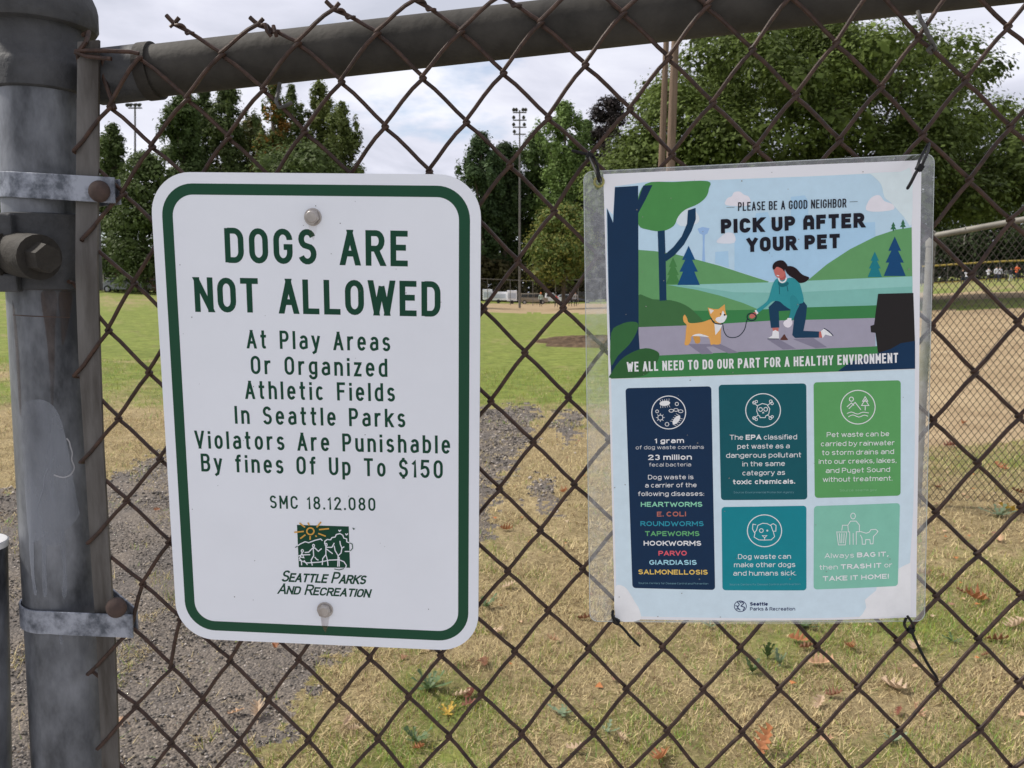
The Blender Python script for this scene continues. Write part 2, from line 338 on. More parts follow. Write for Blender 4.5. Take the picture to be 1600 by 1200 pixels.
def text(sh, name, s, p0, p1, cap, mat_, parent, off, weight=.16, G=GC, W=.5, track=.18, space=.45, bold=None, slant=0., boldw=1.55, small=None):
    """one line of lettering: p0, p1 = ends of its baseline on the sheet (u,v), cap = cap height in metres"""
    p0 = np.array(p0); p1 = np.array(p1); d = p1-p0; Lg = np.linalg.norm(d); d = d/Lg; up = np.array([-d[1], d[0]])*1.0
    hw0 = cap*weight/2; adv = []; x = 0.
    for i, ch in enumerate(s):
        hwi = hw0*(boldw if bold and bold[i] == '1' else 1)
        sc = 1.
        if small and small[i] == '1': sc = .78
        if ch == ' ': adv.append((x, 0, hwi, sc)); x += space*cap; continue
        g = G.get(ch) or G['-']; ww = g[0]*W*cap*sc; adv.append((x, ww, hwi, sc)); x += ww+2*hwi+track*cap
    tot = x-track*cap; k = Lg/tot; V = []; Fc = []; lay = []
    for (x, ww, hwi, sc), ch in zip(adv, s):
        if ch == ' ': continue
        g = G.get(ch) or G['-']
        for si, st in enumerate(g[1]):
            pts = [((x+hwi+ww*a)*k, hwi+b*(cap*sc-2*hwi)) for a, b in st]
            v, f = strip(pts, hwi, hwi*(0 if ch in DIAG and len(st) == 2 and abs(st[0][1]-st[1][1]) > .2 else .85) if (ch not in 'OoDCGScsae0368&' or len(st) < 6) else 0.)
            b = len(V); ylo = -1e9 if ch in 'gypqj,$Q' else 0.; yhi = 1e9 if ch in '$&' else (cap*sc if ch not in 'vwxyz' else hwi+.73*(cap*sc-2*hwi)+hwi)
            xl = x*k; xr = (x+ww+2*hwi)*k
            dg = ch in DIAG and len(st) == 2 and abs(st[0][1]-st[1][1]) > .2
            if dg: (ax, ay), (bx, by) = pts; sl = (bx-ax)/(by-ay)
            for vi, (a, c) in enumerate(v):
                if dg:                                  # cut flush with the base, cap or x-height line
                    e_ = st[0][1] if vi < 2 else st[1][1]; yt = None
                    if e_ <= .03 and ch != 'y': yt = 0.
                    elif e_ >= .97: yt = cap*sc
                    elif ch in 'vwxyzk' and e_ >= .64: yt = hwi+.73*(cap*sc-2*hwi)+hwi
                    if yt is not None: a += sl*(yt-c); c = yt
                c = min(max(c, ylo), yhi)
                a = a+slant*c; q = p0+d*a+up*c
                V.append(sh.P(q[0], q[1], off+si*3e-5))
            Fc += [tuple(i+b for i in ff) for ff in f]
    return mkobj(name, V, Fc, mat_, parent)
def lines(sh, name, strokes, hw, mat_, parent, off):
    V = []; Fc = []
    for si, (st) in enumerate(strokes):
        v, f = strip(st, hw); b = len(V); V += [sh.P(a, c, off+(si % 6)*3e-5) for a, c in v]; Fc += [tuple(i+b for i in ff) for ff in f]
    return mkobj(name, V, Fc, mat_, parent)
# ------------------------------------------------------------------ ground
def inpoly(x, y, poly):
    inside = np.zeros(x.shape, bool); n = len(poly)
    for i in range(n):
        x1, y1 = poly[i]; x2, y2 = poly[(i+1) % n]
        c = ((y1 > y) != (y2 > y)) & (x < (x2-x1)*(y-y1)/((y2-y1) or 1e-9)+x1); inside ^= c
    return inside
def vnoise(x, y, seed=0):
    """smooth value noise, numpy"""
    r = np.random.default_rng(seed); T = r.random((256, 256)); xi = np.floor(x).astype(int); yi = np.floor(y).astype(int); fx = x-xi; fy = y-yi
    fx = fx*fx*(3-2*fx); fy = fy*fy*(3-2*fy); g = lambda a, b: T[a % 256, b % 256]
    return (g(xi, yi)*(1-fx)+g(xi+1, yi)*fx)*(1-fy)+(g(xi, yi+1)*(1-fx)+g(xi+1, yi+1)*fx)*fy
def fbm(x, y, seed=0, o=4):
    s = 0; a = .5; t = 0
    for k in range(o): s = s+a*vnoise(x*2**k, y*2**k, seed+k); t += a; a *= .55
    return s/t
GRAVEL = [(-900, 800), (0, 768), (60, 757), (160, 742), (250, 712), (500, 668), (700, 640), (835, 633), (838, 660), (826, 700), (790, 750), (772, 830), (700, 900), (600, 990), (505, 1050), (440, 1110), (395, 1160), (320, 1240), (-500, 2600), (-2500, 2600)]
DIRT1 = [(600, 474), (730, 474), (965, 474.5), (1200, 472), (1200, 489), (960, 491), (745, 488), (600, 487)]
DIRT2 = [(1420, 459), (1750, 449), (1750, 462), (1420, 469)]
DIRT3 = [(1420, 486), (1800, 476), (2300, 520), (2300, 700), (1700, 700), (1600, 690), (1440, 700), (1380, 690)]
SOIL = [(842, 533), (862, 525), (900, 519), (945, 516), (1010, 518), (1010, 546), (940, 542), (880, 537)]
def zones(X, Y):
    """which surface lies at a spot of the field: worked out in bearing and nearness, ragged by noise of the place itself"""
    P = np.stack([X, Y, terrain(X, Y)], -1); q = pix(P); x, y = q[..., 0], q[..., 1]
    amp = np.clip((y-455)*.075, 0, 40)
    nx = (fbm(X*2.3, Y*2.3, 3)-.5)*2+(fbm(X*13, Y*13, 9)-.5)*2.6; ny = (fbm(X*2.3+40, Y*2.3, 5)-.5)*2+(fbm(X*13, Y*13+9, 19)-.5)*2.6
    gx = x+nx*amp*1.3; gy = y+ny*amp*.6
    z = np.zeros(x.shape, int)
    z[inpoly(gx, gy, GRAVEL)] = 1
    # thin bare patches beside the path
    z[inpoly(gx, gy, [(868, 640), (905, 640), (900, 690), (875, 700)]) | inpoly(gx, gy, [(840, 745), (880, 745), (868, 800), (842, 800)])] = 1
    s = np.clip((y-455)*.02, 0, 3); 
    for pl in (DIRT1, DIRT2, DIRT3): z[inpoly(x+nx*4, y+ny*s, pl)] = 2
    return z, x, y
def dryness(X, Y, x, y):
    d = np.where(y > 640, .62, .10)+np.clip((y-560)/80, 0, 1)*0
    d = .08+.62*np.clip((y-(625+fbm(X*.8, Y*.8, 31)*60-30))/45, 0, 1)
    def blob(cx, cy, rx, ry, v):
        return v*np.exp(-(((x-cx)/rx)**2+((y-cy)/ry)**2))
    for b in [(20, 585, 110, 14, .6), (210, 566, 90, 8, .35), (210, 470, 170, 9, .35), (60, 480, 100, 6, .35), (160, 655, 260, 40, .5), (10, 705, 120, 45, .55),
              (900, 532, 260, 6, .2), (640, 700, 300, 60, .2), (1520, 810, 130, 50, .5), (1540, 446, 120, 12, .45), (1540, 474, 120, 8, .25), (1540, 730, 120, 30, -.35), (1520, 965, 160, 50, -.45), (690, 1090, 90, 60, -.4), (480, 1050, 60, 40, -.1),
              (650, 1190, 120, 40, -.3), (1250, 1010, 200, 40, -.2), (1000, 1180, 120, 40, -.15), (1450, 1150, 180, 50, -.25), (860, 700, 80, 120, .2), (560, 1080, 60, 50, .2), (820, 960, 90, 80, .12)]:
        d = d+blob(*b)
    d = d+(fbm(X*1.7, Y*1.7, 51)-.5)*.7+(fbm(X*7, Y*7, 57)-.5)*.5
    return np.clip(d, 0, 1)
NEARD = (y_ := None)
def build_ground():
    U = np.concatenate([np.linspace(-2.6, -.86, 60), np.linspace(-.85, .85, 900), np.linspace(.86, 2.6, 60)])
    I = np.concatenate([np.linspace(1/500, .012, 50), np.linspace(.0123, .76, 560)])[::-1]       # nearness 1/Y
    Yr = 1/I; X = U[None, :]*Yr[:, None]; Y = np.repeat(Yr[:, None], len(U), 1)
    zt = terrain(X, Y)+(fbm(X*3, Y*3, 77)-.5)*.02*np.clip(12/Y, 0, 1)+(fbm(X*14, Y*14, 78)-.5)*.012*np.clip(6/Y, 0, 1)
    V = np.stack([X, Y, zt], -1).reshape(-1, 3); nr, nc = X.shape
    i = np.arange(nr-1)[:, None]*nc+np.arange(nc-1)[None, :]; Fc = np.stack([i, i+1, i+nc+1, i+nc], -1).reshape(-1, 4)
    cx = (X[:-1, :-1]+X[1:, 1:])/2; cy = (Y[:-1, :-1]+Y[1:, 1:])/2
    z, px, py = zones(cx, cy); z = z.ravel()
    zz, vx, vy = zones(X, Y); dr = dryness(X, Y, vx, vy).ravel()
    out = {}
    for k, nm, mt in ((0, 'grass_field', M_GRASS), (1, 'gravel_path', M_GRAVEL), (2, 'infield_dirt', M_DIRT)):
        f = Fc[z == k]; used = np.unique(f); mp = np.zeros(len(V), int); mp[used] = np.arange(len(used)); v = V[used].copy()
        o = npmesh(nm, v, mp[f], mt, smooth=True)
        a = o.data.attributes.new('dry', 'FLOAT', 'POINT'); a.data.foreach_set('value', dr[used].astype(np.float32))
        tag(o, kind='structure'); out[k] = o
    b = mkobj('ground', [(-900, -300, -.62), (900, -300, -.62), (900, 900, -.62), (-900, 900, -.62)], [(0, 1, 2, 3)], M_FARGRASS); tag(b, kind='structure')
    b = mkobj('bounce_ground', [(-14, -25, -.008), (14, -25, -.008), (14, 1.32, -.008), (-14, 1.32, -.008)], [(0, 1, 2, 3)], M_BOUNCE); tag(b, kind='structure')  # unseen pale slab, added on the camera side to bounce light onto the sign
def grass_mat():
    m = bpy.data.materials.new('grass_ground'); m.use_nodes = True; nt = m.node_tree; N = nt.nodes; L = nt.links; bs = N['Principled BSDF']
    tc = N.new('ShaderNodeTexCoord'); at = N.new('ShaderNodeAttribute'); at.attribute_name = 'dry'
    def nz(s, d=5, r=.6):
        n = N.new('ShaderNodeTexNoise'); L.new(tc.outputs['Object'], n.inputs['Vector']); n.inputs['Scale'].default_value = s; n.inputs['Detail'].default_value = d; n.inputs['Roughness'].default_value = r; return n.outputs[0]
    def ramp(f, a, b, lo=.3, hi=.7):
        r = N.new('ShaderNodeValToRGB'); L.new(f, r.inputs[0]); r.color_ramp.elements[0].position = lo; r.color_ramp.elements[1].position = hi; r.color_ramp.elements[0].color = (*a, 1); r.color_ramp.elements[1].color = (*b, 1); return r.outputs[0]
    green = ramp(nz(3.5, 8, .75), (.10, .145, .028), (.25, .29, .065)); dry = ramp(nz(30, 8, .8), (.12, .09, .042), (.50, .41, .22))
    g2 = ramp(nz(90, 5, .8), (.45, .45, .45), (1.3, 1.3, 1.3)); g3 = ramp(nz(2.6, 7, .8), (.72, .70, .66), (1.28, 1.24, 1.3), .36, .64)
    ad = N.new('ShaderNodeMath'); ad.operation = 'ADD'; L.new(at.outputs['Fac'], ad.inputs[0])
    sb = N.new('ShaderNodeMath'); sb.operation = 'MULTIPLY_ADD'; L.new(nz(22, 6, .8), sb.inputs[0]); sb.inputs[1].default_value = 1.0; sb.inputs[2].default_value = -.5; L.new(sb.outputs[0], ad.inputs[1])
    a2 = N.new('ShaderNodeMath'); a2.operation = 'MULTIPLY_ADD'; L.new(nz(.28, 4, .6), a2.inputs[0]); a2.inputs[1].default_value = .9; a2.inputs[2].default_value = -.45; a3 = N.new('ShaderNodeMath'); a3.operation = 'ADD'; L.new(ad.outputs[0], a3.inputs[0]); L.new(a2.outputs[0], a3.inputs[1])
    mr = N.new('ShaderNodeMapRange'); L.new(a3.outputs[0], mr.inputs[0]); mr.inputs[1].default_value = .2; mr.inputs[2].default_value = .75
    mx = N.new('ShaderNodeMix'); mx.data_type = 'RGBA'; L.new(mr.outputs[0], mx.inputs[0]); L.new(green, mx.inputs[6]); L.new(dry, mx.inputs[7])
    m2 = N.new('ShaderNodeMix'); m2.data_type = 'RGBA'; m2.blend_type = 'MULTIPLY'; m2.inputs[0].default_value = .8; L.new(mx.outputs[2], m2.inputs[6]); L.new(g2, m2.inputs[7])
    m3 = N.new('ShaderNodeMix'); m3.data_type = 'RGBA'; m3.blend_type = 'MULTIPLY'; m3.inputs[0].default_value = 1; L.new(m2.outputs[2], m3.inputs[6]); L.new(g3, m3.inputs[7])
    L.new(m3.outputs[2], bs.inputs['Base Color']); bs.inputs['Roughness'].default_value = .9; bs.inputs['Specular IOR Level'].default_value = .15
    bp = N.new('ShaderNodeBump'); bp.inputs['Strength'].default_value = .8; bp.inputs['Distance'].default_value = .02; L.new(nz(80, 6, .8), bp.inputs['Height']); L.new(bp.outputs[0], bs.inputs['Normal'])
    return m
def gravel_mat():
    m = bpy.data.materials.new('gravel_ground'); m.use_nodes = True; nt = m.node_tree; N = nt.nodes; L = nt.links; bs = N['Principled BSDF']
    tc = N.new('ShaderNodeTexCoord')
    v = N.new('ShaderNodeTexVoronoi'); L.new(tc.outputs['Object'], v.inputs['Vector']); v.inputs['Scale'].default_value = 95
    r = N.new('ShaderNodeValToRGB'); L.new(v.outputs['Color'], r.inputs[0]); r.color_ramp.elements[0].color = (.032, .027, .023, 1); r.color_ramp.elements[1].color = (.19, .162, .135, 1)
    n = N.new('ShaderNodeTexNoise'); L.new(tc.outputs['Object'], n.inputs['Vector']); n.inputs['Scale'].default_value = 2.2; n.inputs['Detail'].default_value = 5
    r2 = N.new('ShaderNodeValToRGB'); L.new(n.outputs[0], r2.inputs[0]); r2.color_ramp.elements[0].position = .35; r2.color_ramp.elements[1].position = .68; r2.color_ramp.elements[0].color = (.8, .8, .82, 1); r2.color_ramp.elements[1].color = (1.25, 1.2, 1.12, 1)
    mx = N.new('ShaderNodeMix'); mx.data_type = 'RGBA'; mx.blend_type = 'MULTIPLY'; mx.inputs[0].default_value = 1; L.new(r.outputs[0], mx.inputs[6]); L.new(r2.outputs[0], mx.inputs[7]); L.new(mx.outputs[2], bs.inputs['Base Color'])
    bp = N.new('ShaderNodeBump'); bp.invert = True; bp.inputs['Strength'].default_value = 1; bp.inputs['Distance'].default_value = .008; L.new(v.outputs['Distance'], bp.inputs['Height']); L.new(bp.outputs[0], bs.inputs['Normal'])
    bs.inputs['Roughness'].default_value = .85; return m
M_GRASS = grass_mat(); M_GRAVEL = gravel_mat()
M_FARGRASS = mat('far_grass', (.10, .15, .04), .95, base2=(.17, .22, .07), scale=.6, spec=.1)
M_DIRT = mat('infield_dirt', (.235, .17, .10), .95, base2=(.37, .285, .175), scale=1.1, bump=.3, bscale=20, spec=.1)
M_SOIL = mat('bare_soil', (.045, .03, .02), .95, base2=(.14, .095, .06), scale=5, bump=1, bscale=12, spec=.1)
M_BOUNCE = mat('pale_bounce', (.30, .29, .275), .85, base2=(.40, .385, .365), scale=6, bump=.2)  # for the added slab out of view; paleness sets how much light it bounces
build_ground()
def scatter(n, y0, y1, umax=.78):
    """points spread evenly over the visible wedge of field between distances y0 and y1"""
    Y = np.sqrt(rng.random(n)*(y1*y1-y0*y0)+y0*y0); X = (rng.random(n)*2-1)*umax*Y; return X, Y
def blades():
    V = []; C = []
    for n, y0, y1, sc in ((230000, 1.9, 4.6, 1.0), (190000, 4.4, 10, 1.5), (60000, 9.5, 17, 2.4)):
        X, Y = scatter(n, y0, y1); z, px, py = zones(X, Y); dr = dryness(X, Y, px, py)
        dens = np.where(z == 0, .35+.65*(fbm(X*4, Y*4, 91) > .42), np.where(z == 1, .015+.30*(fbm(X*3, Y*3, 66) > .56), 0))
        k = rng.random(n) < dens; X, Y, dr, z = X[k], Y[k], dr[k], z[k]; m = len(X)
        Z = terrain(X, Y); a = rng.random(m)*6.283; ln = (.014+.036*rng.random(m))*sc**.7*(.55+1.1*fbm(X*5, Y*5, 23)); tilt = .15+1.25*rng.random(m)**.7; wd = .0011*sc*(1+rng.random(m))
        isdry = rng.random(m) < np.clip(dr*1.25-.08, 0, .97)
        tilt = np.where(isdry, np.clip(tilt+.35, 0, 1.45), tilt)
        dx, dy = np.cos(a), np.sin(a); b = np.stack([X, Y, Z-.002], -1); sx = np.stack([-dy, dx, 0*dx], -1)*wd[:, None]
        t = b+np.stack([dx*np.sin(tilt), dy*np.sin(tilt), np.cos(tilt)], -1)*ln[:, None]; t[:, 2] += .004
        V.append(np.stack([b-sx, b+sx, t], 1).reshape(-1, 3))
        g = np.stack([.17+.15*rng.random(m), .23+.14*rng.random(m), .045+.05*rng.random(m)], -1); d_ = np.array([.66, .54, .30])*(.45+.75*rng.random(m))[:, None]
        d2 = np.array([.20, .13, .07])*(.6+.6*rng.random(m))[:, None]; d_ = np.where((rng.random(m) < .22)[:, None], d2, d_)
        c = np.where(isdry[:, None], d_, g); C.append(np.repeat(c, 3, 0))
    V = np.concatenate(V); C = np.concatenate(C); Fc = np.arange(len(V)).reshape(-1, 3)
    m = mat('grass_blade', (1, 1, 1), .7, var=0, attr=True, trans=.3, spec=.2)
    o = npmesh('grass', V, Fc, m, col=C); tag(o, 'short half dried grass and straw with green tufts beyond the fence', 'grass', kind='stuff')
blades()
def stones():
    X, Y = scatter(75000, 1.9, 6.2); X2, Y2 = scatter(60000, 6.1, 13); far = np.concatenate([np.zeros(75000), np.ones(60000)]); X = np.concatenate([X, X2]); Y = np.concatenate([Y, Y2]); z, px, py = zones(X, Y); k = (z == 1); X, Y, far = X[k], Y[k], far[k]; m = len(X)
    r = (.0028+.0055*rng.random(m)**2)*(1+1.3*far); Z = terrain(X, Y)+r*.2
    O = np.array([[1, 0, 0], [0, 1, 0], [-1, 0, 0], [0, -1, 0], [0, 0, .75], [0, 0, -.75]]); Fo = np.array([[0, 1, 4], [1, 2, 4], [2, 3, 4], [3, 0, 4], [1, 0, 5], [2, 1, 5], [3, 2, 5], [0, 3, 5]])
    a = rng.random(m)*6.28; ca, sa = np.cos(a), np.sin(a); J = O[None]*(r[:, None, None])*(.65+.7*rng.random((m, 6, 1))); Vx = J[..., 0]*ca[:, None]-J[..., 1]*sa[:, None]; Vy = J[..., 0]*sa[:, None]+J[..., 1]*ca[:, None]
    V = np.stack([Vx+X[:, None], Vy+Y[:, None], J[..., 2]+Z[:, None]], -1).reshape(-1, 3); Fc = (Fo[None]+np.arange(m)[:, None, None]*6).reshape(-1, 3)
    t = (.035+.36*rng.random(m)**2.4); w_ = rng.random(m); c = np.stack([t*(1.08+.14*w_), t*(.98+.06*w_), t*(.90-.06*w_)], -1)
    o = npmesh('gravel', V, Fc, mat('stone_chip', (1, 1, 1), .8, var=.0, attr=True), col=np.repeat(c, 6, 0)); tag(o, 'loose grey and brown gravel stones lying on the path', 'gravel', kind='stuff')
stones()
# ------------------------------------------------------------------ trees
M_BARK = mat('bark', (.07, .055, .042), .95, base2=(.15, .12, .095), scale=3, stretch=(3, 3, .5), bump=.6, bscale=8, spec=.1)
M_LEAF = mat('foliage', (.85, .85, .85), .6, base2=(1.1, 1.1, 1.1), scale=1.2, attr=True, trans=.3, spec=.12)
def crown(centres, radii, n, size, base, vary=.35, seed=1, hue=None, flat=.6):
    r = np.random.default_rng(seed); K = len(centres); cen = np.array(centres); rad = np.array(radii)
    wgt = rad.mean(1)**2; wgt = wgt/wgt.sum(); ci = r.choice(K, n, p=wgt)
    d = r.normal(size=(n, 3)); d /= np.linalg.norm(d, axis=1)[:, None]; rr = (.35+.65*r.random(n)**.5)*(1+.12*r.normal(size=n))
    P = cen[ci]+d*rr[:, None]*rad[ci]
    # leaf card frame: loosely facing outwards and up
    nm = d*1.0+np.array([0, 0, flat])+r.normal(size=(n, 3))*.42; nm /= np.linalg.norm(nm, axis=1)[:, None]
    t = np.cross(nm, r.normal(size=(n, 3))); t /= np.linalg.norm(t, axis=1)[:, None]; b = np.cross(nm, t)
    s = size*(.55+.9*r.random(n)); a = t*s[:, None]; c = b*(s*.62)[:, None]
    V = np.stack([P-a, P-c*.9+nm*(.12*s)[:, None], P+a, P+c*.9+nm*(.12*s)[:, None]], 1).reshape(-1, 3); Fc = np.arange(4*n).reshape(-1, 4)
    cl = (1+vary*(r.random(K)-.5)*1.6)[ci]*(1+vary*(r.random(n)-.5)); col = np.array(base)[None]*cl[:, None]
    if hue is not None:
        hk = (r.random(K) < hue[1])[ci]|(r.random(n) < hue[1]*.3); col = np.where(hk[:, None], np.array(hue[0])[None]*cl[:, None], col)
    return V, Fc, np.repeat(col, 4, 0)
def crown2(cs, rs, n, leaf, base, seed=1, hue=None, **k):
    a = crown(cs, rs, n, leaf, base, seed=seed, hue=hue, **k); b = crown(cs, np.array(rs)*.68, int(n*.13), leaf*2.4, base, seed=seed+500, hue=hue, **k)
    return np.concatenate([a[0], b[0]]), np.concatenate([a[1], b[1]+len(a[0])]), np.concatenate([a[2], b[2]])
def tree(x, ytop, ybase, wpx, Y, shape, base, label, n=7000, leaf=.16, seed=1, hue=None, nclump=60, cb=.14, group=None, name='deciduous_tree', sparse=1.0, lean=0, wide=.5):
    """x = bearing of the trunk, ytop/ybase = top and foot as seen, wpx = crown width; Y = distance"""
    r = random.Random(seed); foot = atY(x, ybase, Y); foot[2] = float(terrain(foot[0], foot[1])); top = atY(x+lean, ytop, Y); H = top[2]-foot[2]; Wd = wpx/F*Y/2*(1.15 if shape == 'full' else 1)
    root = empty(name, foot, label, 'tree', group)
    cs, rs = [], []; zb = H*cb; tries = 0
    while len(cs) < nclump:
        t = r.random()**(.55 if shape == 'full' else 1); a = r.random()*6.283
        if shape == 'column': env = math.sin(math.pi*min(1, (t*.80+.16)))**.6*(1.15-.45*t)
        elif shape == 'full': env = math.sqrt(max(.02, 1-t**4.5))*(.85+.15*math.sin(a*2+seed))*(1.0 if t < .86 else 1-.75*(t-.86)/.14)
        elif shape == 'cone': env = max(.06, 1.02-t)
        elif shape == 'oval': env = math.sqrt(max(0.02, 1-(2*abs(t-.45)*(.98 if t > .45 else 1.05))**2.2))
        else: env = math.sqrt(max(0.02, 1-((t-.42)/.60)**2)) if t > .42 else math.sqrt(max(.02, 1-((t-.42)/.62)**2*.8))
        rr = (.25+.75*r.random()**.6); R = Wd*env*rr
        cr = Wd*(.36+.26*r.random())*(1.0-.40*t)*sparse*(1 if shape != 'full' or t < .7 else r.choice((.6, .8, 1.1))); ch = cr*(1.3 if shape == 'column' else .8)
        zc = zb+(H-zb)*t
        if zc+ch > H*1.01: zc = H-ch*.9
        R = max(0, R-cr*.35)
        cs.append((foot[0]+R*math.cos(a)+(top[0]-foot[0])*t, foot[1]+R*math.sin(a), foot[2]+zc)); rs.append((cr, cr, ch))
    if shape == 'full':
        for k in range(26):                             # ragged upright shoots round the top of the crown
            c = cs[r.randrange(len(cs))]; a = r.random()*6.283; q = Wd*r.uniform(.25, .95); zz = H*r.uniform(.66, .97)*(1-.10*(q/Wd)); cs.append((foot[0]+q*math.cos(a)+(top[0]-foot[0])*zz/H, foot[1]+q*math.sin(a), foot[2]+zz)); s_ = r.uniform(.22, .5)*Y/88; rs.append((s_, s_, s_*r.uniform(2, 3.6)))
    V, Fc, C = crown2(cs, rs, n, leaf, base, seed=seed, hue=hue)
    npmesh('crown', V, Fc, M_LEAF, root, col=C)
    mb = MB(); tr = max(.12, H*.016)
    mb.tube([foot-np.array([0, 0, .3]), foot+np.array([.05, 0, H*.3]), foot+np.array([(top[0]-foot[0])*.5, 0, H*.6]), foot+np.array([(top[0]-foot[0])*.85, 0, H*.88])], [tr*1.25, tr, tr*.6, tr*.15], 8)
    for k in range(9):
        c = np.array(cs[r.randrange(len(cs))]); z0 = (c[2]-foot[2])*(.55+.2*r.random()); s0 = foot+np.array([(top[0]-foot[0])*z0/H, 0, z0]); mb.tube([s0, (s0+c)/2+np.array([0, 0, .05*H*r.random()]), c], [tr*.42, tr*.25, tr*.06], 5)
    mb.build('trunk', M_BARK, root, True)
    return root
DG = (.085, .118, .038); MG = (.085, .125, .038); LG = (.15, .22, .055); VD = (.05, .07, .03); PU = (.032, .026, .026)
GL = 'trees along the left edge of the field'; GM = 'trees behind the car park'; GR_ = 'trees on the right behind the outfield'
HB = [
 (-14, 190, 452, 100, 80, 'full', DG, 'dark tree at the left photo edge, left of the fence post', 5000, .17, 1, None, GL),
 (176, 192, 452, 52, 84, 'full', DG, 'slim dark tree with a pointed top just right of the grey post', 6000, .17, 2, None, GL),
 (226, 236, 450, 120, 78, 'full', DG, 'low bushy dark tree between the slim left tree and the tall dense one', 9000, .17, 3, None, GL),
 (288, 142, 450, 88, 86, 'full', (.075, .11, .034), 'tall dense dark green tree whose top hides behind the rail above the sign corner', 13000, .17, 4, None, GL),
 (318, 138, 450, 60, 93, 'full', (.07, .095, .034), 'narrow dark tree squeezed between two dense ones above the left of the sign', 8000, .17, 31, None, GL),
 (356, 132, 450, 82, 92, 'full', (.085, .115, .037), 'tall dark tree above the white sign, second tall one from the left', 12000, .17, 5, None, GL),
 (396, 178, 450, 80, 95, 'full', (.10, .12, .04), 'lower yellowish tree filling the gap left of the airy one above the sign', 9000, .17, 32, ((.16, .13, .04), .2), GL),
 (428, 128, 450, 62, 84, 'full', (.11, .14, .04), 'airy tree with some orange autumn leaves above the sign', 8000, .15, 6, ((.26, .13, .03), .18), GL),
 (455, 130, 450, 40, 88, 'full', (.10, .13, .04), 'thin spire of a tree beside the airy one above the sign', 4200, .15, 33, None, GL),
 (500, 124, 450, 66, 88, 'full', (.125, .15, .04), 'yellowish green pointed tree, tallest of those above the sign', 10000, .16, 7, None, GL),
 (534, 158, 450, 64, 84, 'full', (.12, .15, .045), 'rightmost ragged tree of the left tree group', 8200, .16, 8, None, GL),
 (470, 222, 450, 210, 80, 'full', DG, 'broad low dark tree filling behind the top edge of the white sign', 13000, .18, 9, None, GL),
 (752, 205, 455, 74, 150, 'full', (.07, .11, .045), 'dark tree just right of the white sign, left of the floodlight pole', 10000, .19, 11, None, GM),
 (788, 222, 455, 80, 154, 'full', (.06, .09, .036), 'very dark tree behind the tall floodlight pole', 10500, .19, 12, None, GM),
 (836, 205, 455, 84, 158, 'full', (.095, .145, .045), 'mid green tree right of the floodlight pole', 10500, .19, 13, None, GM),
 (882, 158, 455, 78, 149, 'full', (.17, .25, .075), 'light green tree with a feathery top between the signs', 12500, .18, 14, None, GM),
 (917, 188, 455, 56, 156, 'full', (.12, .18, .055), 'slim light green tree left of the dark purple one', 5500, .19, 15, None, GM),
 (952, 150, 455, 90, 146, 'round', PU, 'dark purple leaved tree behind the top left poster corner', 12500, .17, 16, None, GM),
 (880, 318, 466, 120, 84, 'round', (.12, .17, .045), 'small broad green tree shading the parked cars between the signs', 8500, .15, 17, ((.2, .2, .05), .3), GM),
 (1010, 300, 455, 120, 100, 'round', DG, 'dark tree hidden behind the poster left half', 3500, .25, 18, None, GM),
 (1180, 290, 455, 200, 100, 'round', DG, 'wide dark tree hidden behind the poster', 3500, .28, 19, None, GM),
]
for a in HB:
    tree(a[0], a[1], a[2], a[3], a[4], a[5], a[6], a[7], n=int(a[8]*1.7), leaf=a[9]*(.82 if a[4] < 140 else 1.25), seed=a[10], hue=a[11], group=a[12], nclump=90, cb=(.04 if a[12] == GL else (.34 if a[10] == 17 else .17)))
# the big broadleaf tree on the right
def big_tree():
    Y = 44.0; foot = atY(1290, 470, Y); foot[2] = float(terrain(foot[0], foot[1])); r = random.Random(5)
    root = empty('broadleaf_tree', foot, 'huge spreading broadleaf tree towering behind the poster, filling the upper right', 'tree')
    # outline of the crown as radii seen from the field: (x, top, bottom) columns
    xs = [960, 985, 1010, 1050, 1100, 1160, 1230, 1300, 1370, 1430, 1475, 1520, 1560, 1600, 1650, 1700]
    tp = [250, 190, 120, 66, 30, 4, -12, -8, -6, 12, 40, 78, 84, 150, 190, 290]
    bt = [330, 350, 380, 400, 405, 410, 410, 405, 400, 385, 362, 350, 345, 345, 345, 340]
    cs, rs = [], []
    while len(cs) < 330:
        x = r.uniform(955, 1690); t = np.interp(x, xs, tp); b = np.interp(x, xs, bt); rad = r.uniform(28, 62)
        t += 26*math.sin(x*.045)*math.sin(x*.013+1)+r.uniform(-8, 10); y = t+rad*.75+(b-t-rad*1.1)*r.random()
        if y < t+70 and r.random() < .3: rad *= .6
        xe = abs(x-1325)/370; ye = abs(y-215)/210; depth = math.sqrt(max(.03, 1-min(1, xe*xe*.8+ye*ye*.5)))*8.5
        if x > 1370 and y > 120 and r.random() < .30: continue
        rm = rad/F*Y; c = atY(x, y, Y+r.uniform(-1, 1)*depth); cs.append(tuple(c)); rs.append((rm*1.1, rm*1.1, rm*.72))
    V, Fc, C = crown2(cs, rs, 150000, .100, (.100, .135, .034), seed=21, flat=.9, vary=.55)
    npmesh('crown', V, Fc, M_LEAF, root, col=C)
    mb = MB(); Hh = 4.0
    mb.tube([foot-np.array([0, 0, .3]), foot+np.array([0, 0, 1.5]), foot+np.array([.1, 0, Hh]), foot+np.array([.3, 0, 9]), foot+np.array([.3, 0, 13])], [.65, .5, .42, .28, .08], 12)
    for k in range(34):
        c = np.array(cs[r.randrange(len(cs))]); s0 = foot+np.array([.1, 0, 2.6+5*r.random()]); m = (s0+c)/2+np.array([0, 0, .9*r.random()]); mb.tube([s0, m, c], [.16, .09, .02], 6)
    mb.build('trunk', M_BARK, root, True)
big_tree()
